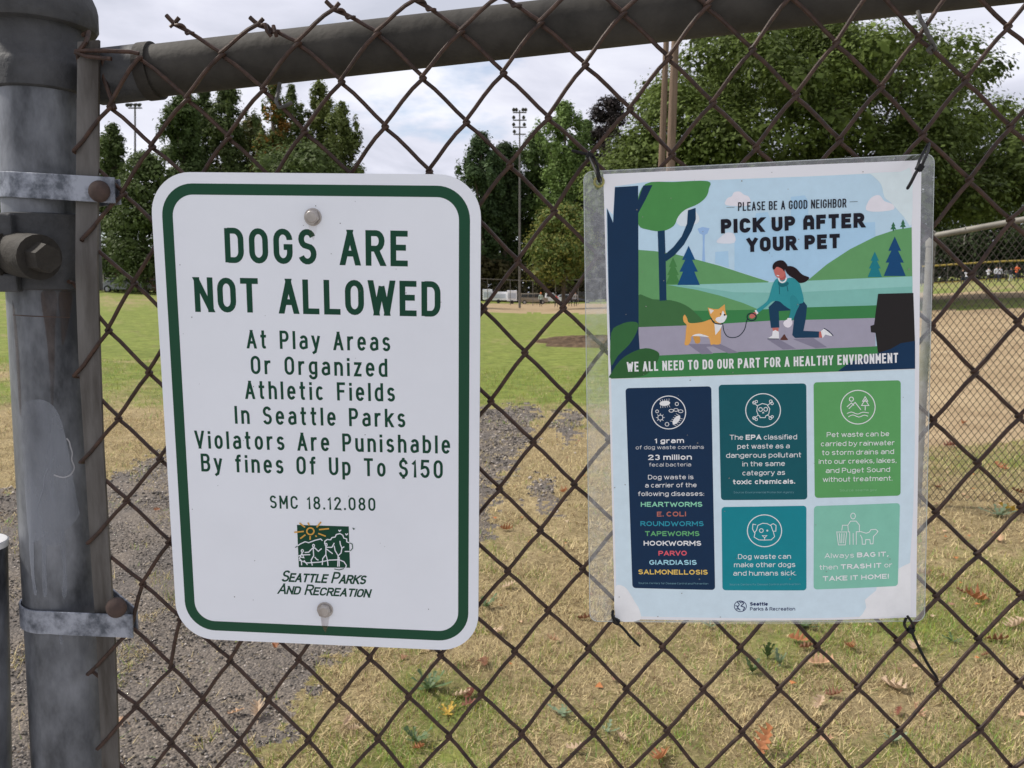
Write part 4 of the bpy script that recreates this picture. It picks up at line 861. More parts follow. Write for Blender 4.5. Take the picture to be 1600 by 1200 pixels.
sun_rays = [[(320, 252), (440, 240)], [(385, 135), (455, 190)], [(490, 130), (508, 165)], [(655, 122), (600, 190)], [(755, 205), (630, 218)], [(715, 300), (620, 265)], [(395, 330), (460, 282)], [(517, 345), (520, 298)], [(600, 308), (585, 290)], [(522+45*math.cos(a), 238+42*math.sin(a)) for a in np.linspace(0, 6.2832, 17)]]
lines(sg, 'emblem_sun', [em(s) for s in sun_rays], 18*PXM/16, M_YEL, emb, .0005)
lines(sg, 'emblem_marks', [em([(1012, 385), (1045, 400), (1050, 450), (1020, 485)]), em([(820, 710), (880, 722), (940, 705)]), em([(1048, 198), (1072, 208), (1056, 218)]), em([(332, 442), (360, 425)])], 10*PXM/16, M_GREEN2, emb, .0005)
def scr(s, a, b, cap, small): 
    q0 = sg.uv(*k3(*a)); q1 = sg.uv(*k3(*b)); sc = math.dist(q0, q1)*8/math.dist(a, b); text(sg, 'emblem_lettering', s, q0, q1, cap/8*sc, M_GREEN2, sign, .00012, weight=.15, W=.52, track=.02, space=.34, slant=.30, small=small, G=GC)
scr('SEATTLE PARKS', (150, 870), (1205, 905), 150, '0111111101111'); scr('AND RECREATION', (105, 1022), (1262, 1070), 140, '01110111111111')
M_BOLT = mat('zinc_bolt', (.30, .27, .25), .4, metal=.7, base2=(.50, .47, .45), scale=60)
for px, py in ((489, 339), (508, 952.5)):
    u, v = sg.uv(px, py); c = sg.P(u, v, 0); mb = MB()
    mb.tube([c, c+sg.n*.0012], [.0082, .0080], 24); mb.tube([c+sg.n*.0011, c+sg.n*.0048], .0070, 6); mb.tube([c+sg.n*.0046, c+sg.n*.0058], [.0058, .0048], 18); mb.tube([c-sg.n*.03, c-sg.n*.001], .0032, 10); mb.build('bolt', M_BOLT, sign, bevel=.0004)
M_SPECK = mat('speck', (.09, .085, .09), .7)
mb = MB()
for i in range(34):
    u = random.uniform(-.13, .13); v = random.uniform(-.2, .21); r = random.uniform(.00025, .0006); mb.add([sg.P(u+r*math.cos(a), v+r*math.sin(a)*random.uniform(.6, 1.3), .0003) for a in np.linspace(0, 5.5, 7)], [tuple(range(7))])
mb.build('dirt_specks', M_SPECK, sign)['kind'] = 'stuff'

M_GRIME = stainmat('sign_grime', (.22, .20, .18), .45, .85, .32, 60); M_DRIP = stainmat('bolt_drip', (.22, .12, .06), .30, .80, .42, 50)
for px, py in ((489, 350), (508, 963)):
    sg.poly('bolt_stain', [sg.uv(px-7, py), sg.uv(px+7, py), sg.uv(px+5, py+14), sg.uv(px+1, py+26), sg.uv(px-5, py+15)], M_DRIP, .00035, sign)
# ------------------------------------------------------------------ laminated poster
Rp = rotm(-1.18, -3.17, -1.97); scl = .762/.7754; PO = np.array([.2367*scl, .7754*scl, CH-.1007*scl]); PW, PHt = .29*scl, .29*1.4792*scl
def pbend(u, v):
    a = u/(PW/2); t = (v/(PHt/2)+1)/2
    return .0048*(1-min(1.3, a*a))*max(0, 1-t*1.4)+.0016*math.sin(2.4*a+1.3)*t-.0022*max(0, a-.55)*(1-t)*4*.5+.0004*math.sin(v*22+a*2)
ps = Sheet(PO, Rp[:, 0], Rp[:, 2], pbend)
poster = empty('laminated_poster', PO, 'laminated paper poster asking owners to pick up after their pet', 'poster', None)
q4 = cropper(900, 230, 2.7586); q8 = cropper(1040, 380, 5.7143); q5 = cropper(960, 580, 3.0); q6 = cropper(1220, 580, 2.4)
CUT = .0115
def pp(name, px_pts, m, layer, parent=None, cut=CUT): return ps.poly(name, [ps.uv(*p) for p in px_pts], m, 0.00004*layer, parent or poster, cut)
PX = math.dist(ps.uv(1200, 600), ps.uv(1201, 600))
def grid_sheet(name, loop, m, off, parent):
    return ps.poly(name, loop, m, off, parent, .012)
M_PAPER = mat('white_paper', (.80, .80, .83), .3, var=.015, scale=5, coat=.45, spec=.4)
paper = grid_sheet('paper', [ps.uv(942.8, 271.7), ps.uv(961, 967), ps.uv(1433, 965.5), ps.uv(1440.5, 250)], M_PAPER, 0, poster)
def film():
    m = bpy.data.materials.new('laminate_film'); m.use_nodes = True; nt = m.node_tree; N = nt.nodes; L = nt.links; N.clear(); out = N.new('ShaderNodeOutputMaterial')
    t = N.new('ShaderNodeBsdfTransparent'); t.inputs[0].default_value = (.93, .95, .94, 1); d = N.new('ShaderNodeBsdfDiffuse'); d.inputs[0].default_value = (.75, .78, .78, 1); g = N.new('ShaderNodeBsdfGlossy'); g.inputs['Roughness'].default_value = .08; g.inputs[0].default_value = (.9, .9, .9, 1)
    tc = N.new('ShaderNodeTexCoord'); nz = N.new('ShaderNodeTexNoise'); L.new(tc.outputs['Object'], nz.inputs['Vector']); nz.inputs['Scale'].default_value = 160; nz.inputs['Detail'].default_value = 6
    mr = N.new('ShaderNodeMapRange'); L.new(nz.outputs[0], mr.inputs[0]); mr.inputs[1].default_value = .45; mr.inputs[2].default_value = .8; mr.inputs[3].default_value = .07; mr.inputs[4].default_value = .30
    a = N.new('ShaderNodeMixShader'); L.new(mr.outputs[0], a.inputs[0]); L.new(t.outputs[0], a.inputs[1]); L.new(d.outputs[0], a.inputs[2])
    b = N.new('ShaderNodeMixShader'); b.inputs[0].default_value = .14; L.new(a.outputs[0], b.inputs[1]); L.new(g.outputs[0], b.inputs[2]); L.new(b.outputs[0], out.inputs[0]); return m
M_FILM = film()
fq = [ps.uv(*p) for p in ((912, 268), (922, 972), (1447, 972), (1461, 240))]; fl = rquad([fq[3], fq[0], fq[1], fq[2]], .007, 6)
_a = sum(fl[i][0]*fl[(i+1) % len(fl)][1]-fl[(i+1) % len(fl)][0]*fl[i][1] for i in range(len(fl)))
grid_sheet('laminate_border', fl, M_FILM, -.0004, poster)
# film edge: a thin bright rim
lines(ps, 'laminate_edge', [[p for p in fl]+[fl[0]]], .00035, mat('film_edge', (.42, .45, .44), .3, coat=.5), poster, -.0003)
ink = printmat
def C(L, f=q4): return [f(*p) for p in L]
sky_ = pp('illustration', C([(168, 168), (300, 150), (570, 143), (1000, 127), (1447, 105), (1450, 560), (1463, 955), (152, 998), (135, 500), (131, 262), (160, 290)]), ink((172, 196, 226)), 1)
IL = sky_
def pi_(name, L, rgb, layer, f=q4): return pp(name, C(L, f), ink(rgb), layer, IL)
def cloud(L, layer, rgb=(208, 205, 220), f=q4): return pp('cloud', smooth_loop(C(L, f), 3), ink(rgb), layer, IL)
# city, clouds, hills, water
B_ = (156, 188, 220)
for L in ([(925, 215), (985, 208), (1000, 235), (1000, 300), (1165, 300), (1165, 330), (1290, 322), (1292, 430), (1200, 480), (1100, 560), (900, 580), (820, 575), (682, 530), (682, 360), (760, 350), (775, 285), (825, 280), (840, 320), (925, 320)],
          [(600, 452), (655, 448), (658, 520), (598, 500)]): pi_('skyline', L, B_, 2)
pi_('skyline', [(523, 352), (545, 344), (575, 350), (566, 372), (555, 378), (553, 420), (556, 495), (543, 492), (546, 420), (545, 378), (532, 372)], (140, 170, 205), 2.5)
cloud([(645, 250), (650, 222), (670, 212), (680, 195), (705, 192), (722, 205), (745, 215), (750, 245), (720, 255)], 3); cloud([(605, 405), (625, 385), (650, 368), (680, 375), (682, 412), (620, 415)], 3, (200, 203, 222)); cloud([(1250, 270), (1262, 230), (1285, 210), (1310, 208), (1330, 232), (1365, 245), (1370, 268), (1300, 278)], 3)
cloud([(1400, 105), (1447, 103), (1449, 330), (1415, 300), (1360, 240), (1330, 215), (1315, 160), (1275, 120), (1268, 112)], 3.5, (196, 208, 222)); cloud([(425, 300), (450, 275), (500, 265), (530, 300), (520, 330), (450, 340)], 3, (195, 205, 222))
Gm = (92, 142, 92); Gd = (62, 120, 74); Wt = (118, 170, 160)
pi_('hill', [(262, 442), (340, 448), (430, 462), (520, 485), (620, 512), (720, 545), (830, 580), (820, 588), (262, 600)], Gm, 3); pi_('hill', [(990, 580), (1080, 505), (1180, 440), (1290, 385), (1380, 355), (1449, 345), (1452, 570)], Gm, 3)
for x, y, h_ in ((1369, 362, 40), (1411, 352, 42)): pi_('far_tree', [(x-3, y), (x-3, y-8), (x-13, y-8), (x-5, y-22), (x-9, y-22), (x, y-h_), (x+9, y-22), (x+5, y-22), (x+13, y-8), (x+3, y-8), (x+3, y)], (52, 98, 70), 4)
pi_('water', [(262, 598), (820, 583), (985, 578), (1452, 556), (1453, 685), (1180, 690), (900, 700), (262, 720)], Wt, 4); pi_('water', [(450, 594), (820, 583), (1452, 556), (1453, 600), (900, 628), (680, 625)], (134, 182, 174), 4.5)
pi_('hill', [(262, 575), (420, 598), (520, 615), (620, 640), (720, 672), (790, 702), (760, 760), (262, 790)], Gm, 5); pi_('bank', [(540, 705), (780, 700), (1000, 690), (1280, 682), (1455, 676), (1458, 735), (1200, 745), (262, 790), (262, 700)], (56, 118, 68), 5.3)
pp('bush', smooth_loop(C([(262, 640), (330, 655), (410, 660), (470, 680), (515, 715), (545, 765), (400, 778), (262, 782)]), 3), ink((60, 100, 60)), 5.8, IL)
pi_('path', [(262, 776), (560, 765), (830, 748), (1288, 736), (1290, 860), (1100, 872), (700, 882), (352, 898), (262, 890)], (148, 144, 158), 6.2); pi_('verge', [(150, 850), (350, 880), (356, 898), (700, 882), (1295, 858), (1455, 840), (1463, 955), (152, 998)], (58, 118, 68), 6.5)
# shadows printed on the path
for L in ([(480, 848), (620, 848), (700, 885), (655, 888), (590, 858), (560, 860), (590, 890), (540, 892)], [(820, 826), (870, 826), (945, 868), (890, 872)], [(930, 826), (1020, 822), (1080, 862), (1030, 866)]): pi_('printed_shade', L, (122, 118, 134), 7)
# big tree, left
pp('canopy', smooth_loop(C([(300, 158), (420, 150), (567, 147), (572, 180), (560, 215), (525, 245), (470, 270), (440, 300), (420, 340), (370, 362), (310, 355), (270, 335), (262, 250)]), 4), ink((70, 128, 70)), 6, IL)
Tk = (20, 52, 78)
pi_('trunk', [(168, 172), (268, 166), (270, 800), (275, 880), (220, 960), (152, 996), (140, 600), (134, 262), (160, 325)], (19, 46, 72), 7); pi_('branch', [(290, 165), (330, 163), (300, 225), (268, 285), (264, 240)], (19, 46, 72), 7.4)
pi_('trunk', [(352, 362), (382, 358), (386, 470), (390, 660), (360, 662), (356, 480)], Tk, 7); pp('branch', C([(384, 480), (384, 462), (420, 430), (455, 385), (478, 330), (482, 272), (515, 262), (516, 310), (498, 360), (465, 420), (425, 465), (388, 492)]), ink(Tk), 7.4, IL)
pp('bush', smooth_loop(C([(152, 800), (190, 765), (235, 752), (268, 760), (260, 800), (230, 850), (180, 900), (150, 940)]), 3), ink((52, 96, 56)), 8, IL); pp('bush', smooth_loop(C([(152, 975), (190, 920), (240, 885), (300, 866), (350, 880), (358, 905), (330, 955), (280, 988), (152, 996)]), 3), ink((47, 88, 50)), 8.4, IL)
def fir(x, y0, y1, w_, rgb, layer):
    H = y1-y0; L = [(x, y0)]
    for k, (a, b) in enumerate(((.36, .58), (.36, .30), (.66, .82), (.66, .5), (1, 1))): L.append((x+w_/2*b, y0+H*a))
    L += [(2*x-p[0], p[1]) for p in L[:0:-1]]; pi_('fir_tree', L, rgb, layer)
fir(418, 475, 590, 60, (66, 118, 66), 6.2); fir(485, 425, 594, 96, (22, 70, 112), 6.6); fir(1288, 450, 560, 62, (30, 112, 122), 6.6); fir(1375, 385, 555, 96, (20, 66, 106), 6.8)
# bin
BN = (36, 33, 33); pi_('bin', [(1302, 632), (1456, 628), (1463, 850), (1463, 900), (1300, 885), (1290, 800), (1270, 798), (1268, 770), (1284, 765)], BN, 8); pi_('dark_corner', [(1355, 870), (1400, 845), (1463, 835), (1463, 955), (1125, 965), (1180, 925), (1260, 900)], (18, 48, 76), 8.4)
# dog
DT = (206, 152, 82)
def pe(name, L, rgb, layer, sm=True): return pp(name, smooth_loop(C(L, q8), 4) if sm else C(L, q8), ink(rgb), layer, IL, None)
pe('dog', [(155, 660), (170, 638), (190, 668), (212, 712), (320, 705), (400, 680), (430, 700), (490, 712), (490, 800), (488, 890), (455, 905), (425, 902), (400, 905), (385, 850), (330, 830), (235, 830), (225, 870), (200, 908), (168, 905), (175, 850), (180, 780), (185, 730), (160, 700)], DT, 9)
pe('dog_leg', [(245, 830), (300, 830), (305, 885), (270, 895), (255, 870)], (190, 138, 70), 8.7); pe('dog_chest', [(432, 715), (505, 725), (480, 775), (442, 820)], (214, 210, 216), 9.4, False); pe('dog_belly', [(235, 826), (300, 808), (385, 836), (300, 830)], (214, 210, 216), 9.4)
pe('dog_head', [(374, 574), (425, 588), (470, 588), (525, 545), (530, 600), (540, 645), (515, 700), (470, 712), (420, 690), (392, 640)], DT, 9.8, False); pe('dog_face', [(508, 602), (528, 640), (545, 650), (520, 700), (482, 712), (445, 690), (452, 665), (490, 650)], (216, 212, 218), 10.2); pe('dog_ear', [(384, 584), (430, 600), (400, 632)], (216, 200, 190), 10.2, False)
for x, y, r in ((524, 640, 9), (487, 632, 6)): pp('dog_eye', [q8(x+r*math.cos(a), y+r*math.sin(a)) for a in np.linspace(5.8, 0, 9)], ink((24, 24, 28)), 10.6, IL, None)
def pl(name, L, wpx, rgb, layer, f=q8, closed=False): return lines(ps, name, [[ps.uv(*p) for p in smooth_loop(C(L, f), 4, closed)]], wpx*PX/2, ink(rgb), IL, 0.00004*layer)
pl('collar', [(402, 668), (430, 710), (480, 722), (512, 720)], 1.9, (26, 46, 50), 10.7); pl('lead', [(508, 730), (520, 790), (550, 832), (600, 842), (655, 825), (700, 770), (718, 700), (728, 675)], 1.3, (26, 40, 48), 9.6)
lines(ps, 'lead_handle', [[ps.uv(*q8(764+40*math.cos(a), 658+33*math.sin(a))) for a in np.linspace(0, 6.2832, 22)]], .9*PX, ink((26, 46, 50)), IL, 0.00004*11)
# woman
SK = (178, 100, 92); TE = (46, 132, 138); NV = (24, 56, 80); HR = (34, 22, 24)
pe('person_leg', [(915, 570), (980, 510), (1060, 530), (1110, 600), (1005, 606), (1010, 752), (935, 756), (925, 660)], NV, 9, False); pe('person_leg', [(1150, 560), (1225, 515), (1258, 560), (1245, 680), (1225, 782), (1365, 788), (1362, 842), (1150, 845), (1125, 820), (1140, 690)], NV, 9.2, False)
pe('ankle', [(945, 756), (1005, 754), (1000, 785), (955, 785)], SK, 8.8, False); pe('shoe', [(905, 850), (945, 825), (950, 785), (975, 775), (1005, 790), (1008, 850)], (222, 220, 228), 9.4, False); pe('ankle', [(1362, 790), (1395, 785), (1392, 842), (1365, 842)], SK, 9.0, False); pe('shoe', [(1380, 785), (1410, 762), (1490, 825), (1470, 828), (1420, 815), (1395, 848)], (222, 220, 228), 9.6, False)
pl('sole', [(905, 852), (1005, 854)], 1.3, (60, 70, 80), 9.9); pl('sole', [(1408, 760), (1450, 785), (1490, 826)], 1.4, (30, 40, 60), 10)
pe('sweater', [(1000, 315), (1060, 320), (1120, 310), (1180, 345), (1205, 400), (1228, 520), (1180, 545), (1120, 590), (1060, 560), (1010, 520), (950, 520), (900, 560), (820, 622), (800, 600), (890, 530), (920, 480), (945, 390), (970, 335)], TE, 9.6); pe('sweater_arm', [(1110, 480), (1150, 470), (1190, 540), (1165, 600), (1130, 680), (1095, 672), (1110, 600)], (42, 124, 130), 9.9)
pe('cuff', [(790, 600), (805, 595), (824, 625), (808, 636)], (222, 218, 226), 10, False); pe('hand', [(742, 655), (760, 630), (792, 615), (808, 635), (785, 665), (760, 672)], SK, 10.2); pe('gloved_hand', [(1045, 720), (1055, 695), (1085, 680), (1120, 690), (1125, 720), (1100, 750), (1065, 748)], (214, 204, 210), 10); pe('cuff', [(1082, 668), (1118, 668), (1118, 690), (1080, 690)], (222, 218, 226), 10.3, False)
pe('neck', [(1010, 270), (1065, 265), (1072, 315), (1035, 335), (1005, 318)], (160, 84, 80), 10.2, False); pl('neckline', [(1002, 308), (1015, 340), (1040, 350), (1065, 335), (1074, 308)], 2.2, (220, 216, 224), 10.6); pe('hood', [(1000, 340), (1040, 362), (1085, 345), (1090, 372), (1040, 392), (1005, 378)], (24, 92, 100), 10)
pe('face', [(962, 230), (985, 205), (1040, 215), (1062, 255), (1050, 300), (1015, 312), (985, 300), (968, 270)], SK, 10.7); pe('smile', [(982, 284), (1012, 288), (1000, 297)], (228, 220, 224), 11.2, False)
pe('hair', [(952, 230), (955, 190), (990, 160), (1040, 155), (1075, 185), (1085, 215), (1062, 235), (1055, 255), (1035, 230), (990, 212), (968, 235)], HR, 11.3); pe('hair', [(1065, 215), (1110, 205), (1160, 225), (1215, 280), (1278, 308), (1245, 345), (1190, 355), (1150, 320), (1100, 290), (1068, 250)], HR, 11)
pl('drawstring', [(1010, 385), (1012, 455)], .9, (18, 74, 84), 10.9); pl('drawstring', [(1078, 378), (1088, 430)], .9, (18, 74, 84), 10.9); pe('dropping', [(1020, 862), (1035, 835), (1055, 812), (1072, 840), (1085, 862)], (84, 52, 46), 9)
# headline lettering
def tl(s, a, b, cap, rgb, f=q4, layer=12, parent=None, name='lettering', **k):
    q0 = ps.uv(*f(*a)); q1 = ps.uv(*f(*b)); sc = {q4: 2.7586, q8: 5.7143, q5: 3.0, q6: 2.4}[f]; return text(ps, name, s, q0, q1, cap/sc*PX, ink(rgb), parent or poster, 0.00004*layer, **k)
BK = (28, 26, 34)
tl('PLEASE BE A GOOD NEIGHBOR', (697, 276), (1164, 260), 37, BK, weight=.13, W=.30, track=.12, space=.30); tl('-', (645, 262), (684, 261), 3, BK, weight=.5, W=2, track=0); tl('-', (1176, 238), (1215, 236), 3, BK, weight=.5, W=2, track=0)
GH = dict(GC); GH['A'] = (1, [[(0, 0), (0, .72), (.22, 1), (.78, 1), (1, .72), (1, 0)], [(0, .36), (1, .36)]])
tl('PICK UP AFTER', (623, 374), (1244, 346), 62, BK, G=GH, weight=.27, W=.42, track=.10, space=.36); tl('YOUR PET', (733, 453), (1138, 436), 62, BK, weight=.27, W=.42, track=.10, space=.36)
tl('WE ALL NEED TO DO OUR PART FOR A HEALTHY ENVIRONMENT', (220, 968), (1388, 929), 43, (226, 228, 232), weight=.17, W=.30, track=.12, space=.30)
# lower panels
lb = pp('sky_background', [q4(152, 1001), q4(1462, 958), (1430, 700), (1428, 800), (1418, 960), (1290, 963), (964, 962), (957, 700)], ink((186, 202, 228)), 1)
pp('cloud', smooth_loop([(961, 918), (975, 916), (985, 928), (992, 940), (999, 952), (999, 968), (964, 967)], 3), ink((212, 216, 230)), 2, lb); pp('cloud', [(1338, 965), (1346, 958), (1352, 948), (1350, 936), (1360, 928), (1368, 922), (1370, 912), (1380, 906), (1392, 902), (1402, 890), (1414, 884), (1424, 880), (1424, 962)], ink((212, 216, 230)), 2, lb)
WH = (226, 232, 238)
def panel(L, f, rgb, label, r=4):
    c = [ps.uv(*f(*p)) for p in L]; pts = rquad(c, r*PX); o = ps.poly('info_panel', pts, ink(rgb), 0.00004*3, poster, CUT); o['label'] = label; return o
p1 = panel([(52, 80), (453, 70), (468, 1018), (84, 1014)], q5, (20, 44, 70), 'navy panel listing diseases carried by dog waste', 5)
p2 = panel([(487, 63), (896, 56), (900, 598), (497, 601)], q5, (20, 80, 88), 'dark teal panel with skull and crossbones icon', 5)
p3 = panel([(499, 633), (896, 627), (894, 1020), (502, 1019)], q5, (24, 120, 130), 'teal panel with round dog face icon', 5)
p4 = panel([(120, 41), (450, 34), (450, 467), (124, 473)], q6, (86, 146, 88), 'mid green panel with mountain and fir icon', 5)
p5 = panel([(121, 503), (448, 495), (440, 806), (118, 813)], q6, (120, 176, 156), 'pale green panel with person and dog icon', 5)
def ic(L, f, p, w_=1.25, rgb=WH, sm=False, layer=5):
    return lines(ps, 'icon', [[ps.uv(*f(*q)) for q in (smooth_loop(s, 3, False) if sm else s)] for s in L], w_*PX/2, ink(rgb), p, 0.00004*layer)
def circ(x, y, r, n=25, ry=None): return [(x+r*math.cos(a), y+(ry or r)*math.sin(a)) for a in np.linspace(0, 2*math.pi, n)]
ic([circ(254, 193, 79, 41, 77)], q5, p1, 1.4); ic([circ(200, 188, 7, 9), circ(292, 153, 8, 9), circ(246, 248, 9, 9), circ(215, 217, 12, 11), circ(266, 185, 11, 9, 7), circ(288, 181, 11, 9, 7), circ(310, 187, 11, 9, 7)], q5, p1, .9)
for cx, cy, an in ((236, 150, -.1), (290, 228, -.9)):
    pp('icon', [q5(cx+25*math.cos(a)*math.cos(an)-12*math.sin(a)*math.sin(an), cy+25*math.cos(a)*math.sin(an)+12*math.sin(a)*math.cos(an)) for a in np.linspace(6, 0, 14)], ink(WH), 5.5, p1, None)
    ic([[(cx+18*t*math.cos(an)-s*8*math.sin(an)*-1, cy+18*t*math.sin(an)+s*8*math.cos(an)), (cx+22*t*math.cos(an)+s*20*math.sin(an)*-1, cy+22*t*math.sin(an)+s*20*math.cos(an))] for t in (-1, -.5, 0, .5, 1) for s in (-1, 1)], q5, p1, .6)
ic([[(215+12*math.cos(a), 217+12*math.sin(a)), (215+20*math.cos(a), 217+20*math.sin(a))] for a in np.linspace(0, 5.5, 8)], q5, p1, .8)
ic([circ(694, 182, 81, 41, 78)], q5, p2, 1.4); ic([[(672, 206), (664, 185), (668, 160), (690, 150), (712, 155), (725, 175), (720, 200), (706, 208), (704, 216), (680, 216), (678, 208), (672, 206)], circ(682, 178, 9, 11), circ(706, 177, 9, 11), [(690, 196), (694, 190), (698, 196)]], q5, p2, 1.1)
ic([[(640+6, 142), (668, 162)], [(736, 140), (714, 160)], [(646, 222), (670, 205)], [(735, 218), (715, 205)], circ(652, 146, 7, 9), circ(662, 141, 6, 9), circ(730, 140, 7, 9), circ(736, 150, 6, 9), circ(652, 218, 7, 9), circ(662, 224, 6, 9), circ(728, 218, 7, 9), circ(736, 212, 6, 9)], q5, p2, 1.0)
ic([circ(699, 743, 80, 41, 74)], q5, p3, 1.4); ic([[(660, 715), (645, 712), (643, 735), (652, 752), (662, 740), (668, 718), (690, 708), (712, 710), (730, 720), (738, 745), (752, 745), (753, 718), (740, 710), (728, 716)], [(655, 752), (650, 772), (672, 785), (698, 786), (730, 785), (746, 770), (740, 748)], circ(684, 742, 9, 11), circ(712, 742, 3, 7), [(688, 765), (710, 765), (699, 775), (688, 765)], [(699, 775), (699, 784)]], q5, p3, 1.1)
ic([circ(287, 134, 65, 41, 63)], q6, p4, 1.4); ic([circ(262, 104, 8, 11), [(245, 133), (262, 118), (272, 128)], [(252, 140), (276, 116), (298, 144)], [(314, 95), (304, 112), (324, 112), (314, 95)], [(314, 105), (300, 128), (328, 128), (314, 105)], [(314, 128), (314, 146)]], q6, p4, 1.2); ic([[(245, 158), (262, 152), (285, 160), (305, 153), (328, 156)], [(250, 170), (268, 163), (290, 171), (310, 164), (325, 168)]], q6, p4, 1.1, sm=True)
ic([circ(268, 541, 9, 13, 11), [(255, 648), (255, 600), (250, 600), (248, 575), (228, 575), (225, 595)], [(280, 648), (280, 600), (292, 600), (292, 575), (280, 560), (258, 560), (248, 575)], [(268, 605), (268, 648)], [(204, 600), (245, 600)], [(206, 602), (212, 648), (238, 648), (243, 602)], [(216, 605), (219, 642)], [(225, 605), (225, 642)], [(234, 605), (232, 642)]], q6, p5, 1.1, (214, 232, 228))
ic([[(292, 598), (318, 606), (330, 602), (336, 593), (355, 592), (363, 600), (355, 610), (346, 618), (344, 646), (334, 646), (332, 630), (316, 630), (315, 647), (303, 647), (302, 625), (296, 612)]], q6, p5, 1.1, (214, 232, 228))
mk = dict(G=GR, weight=.125, W=.72, track=.13, space=.34)
bd = dict(G=GR, weight=.20, W=.70, track=.12, space=.34)
def L5(s, x0, x1, y, cap, p, rgb=WH, y1=None, f=q5, **k):
    kk = dict(mk); kk.update(k); tl(s, (x0, y), (x1, y if y1 is None else y1), cap, rgb, f, 5, p, **kk)
B5 = lambda *a, **k: L5(*a, **{**bd, **k})
B5('1 gram', 188, 326, 338, 24, p1, y1=335); L5('of dog waste contains', 100, 418, 366, 18, p1, y1=362, weight=.10); B5('23 million', 157, 362, 416, 26, p1, y1=413); L5('fecal bacteria', 162, 358, 446, 18, p1, y1=444, weight=.10)
L5('Dog waste is', 157, 369, 506, 22, p1, y1=504); L5('a carrier of the', 143, 384, 544, 22, p1, y1=541); L5('following diseases:', 110, 418, 584, 22, p1, y1=581)
for s, x0, x1, y, c in (('HEARTWORMS', 123, 410, 634, (128, 190, 160)), ('E. COLI', 198, 334, 679, (168, 100, 88)), ('ROUNDWORMS', 121, 416, 724, (44, 132, 150)), ('TAPEWORMS', 142, 396, 770, (92, 156, 104)), ('HOOKWORMS', 136, 404, 815, WH), ('PARVO', 205, 337, 861, (206, 88, 100)), ('GIARDIASIS', 162, 383, 904, (150, 196, 208)), ('SALMONELLOSIS', 111, 434, 949, (236, 178, 92))):
    B5(s, x0, x1, y, 24, p1, rgb=c, y1=y-2)
for s, x0, x1, y in (('The EPA classified', 538, 852, 320), ('pet waste as a', 574, 818, 362), ('dangerous pollutant', 521, 872, 404), ('in the same', 597, 796, 444), ('category as', 597, 796, 486)):
    L5(s, x0, x1, y, 24, p2, y1=y-3, bold='000011100000000000' if 'EPA' in s else None, boldw=1.7)
B5('toxic chemicals.', 552, 843, 527, 23, p2, y1=524)
for s, x0, x1, y in (('Dog waste can', 575, 822, 874), ('make other dogs', 556, 842, 912), ('and humans sick.', 552, 846, 951)): L5(s, x0, x1, y, 24, p3, y1=y-1)
for s, x0, x1, y in (('Pet waste can be', 169, 406, 246), ('carried by rainwater', 147, 426, 280), ('to storm drains and', 151, 424, 313), ('into our creeks, lakes,', 139, 434, 346), ('and Puget Sound', 165, 409, 380), ('without treatment.', 154, 418, 413)): L5(s, x0, x1, y, 19, p4, y1=y-3, f=q6)
L5('Always BAG IT,', 160, 404, 697, 19, p5, y1=694, f=q6, rgb=(224, 238, 234), bold='00000001110111', boldw=1.7); L5('then TRASH IT or', 140, 418, 740, 19, p5, y1=735, f=q6, rgb=(224, 238, 234), bold='0000011111011000', boldw=1.7); B5('TAKE IT HOME!', 152, 405, 782, 19, p5, y1=777, f=q6, rgb=(224, 238, 234))
for x0, x1, y, p, f, s in ((112, 436, 994, p1, q5, 'Source: Centers for Disease Control and Prevention'), (556, 838, 569, p2, q5, 'Source: Environmental Protection Agency'), (535, 865, 996, p3, q5, 'Source: Centers for Disease Control and Prevention'), (217, 358, 449, p4, q6, 'Source: seattle.gov')):
    L5(s, x0, x1, y, 9, p, f=f, y1=y-1, weight=.10, rgb=(110, 150, 160) if p is not p4 else (130, 176, 136))
NB = (34, 44, 82)
B5('Seattle', 630, 713, 1090, 17, lb, rgb=NB, f=q5, weight=.24); L5('Parks & Recreation', 630, 840, 1113, 17, lb, rgb=NB, f=q5, weight=.15)
ic([circ(585, 1093, 28, 25, 25)], q5, lb, 1.1, NB, layer=4); ic([[(570, 1072), (580, 1085), (572, 1098), (585, 1112)], [(590, 1070), (600, 1080), (588, 1092), (604, 1098), (598, 1112)], [(562, 1090), (575, 1094)], [(565, 1105), (580, 1106)], [(580, 1070), (590, 1078)]], q5, lb, 1.5, NB, True, layer=4)
mb = MB()
for i in range(60):
    u = random.uniform(-PW/2, PW/2)*.98; v = random.uniform(-PHt/2, PHt/2)*.98; r = random.uniform(.0002, .0007); mb.add([ps.P(u+r*math.cos(a), v+r*math.sin(a)*random.uniform(.5, 1.3), .0012) for a in np.linspace(0, 5.5, 7)], [tuple(range(7))])
mb.build('dirt_specks', mat('grit', (.25, .24, .22), .8), poster)['kind'] = 'stuff'
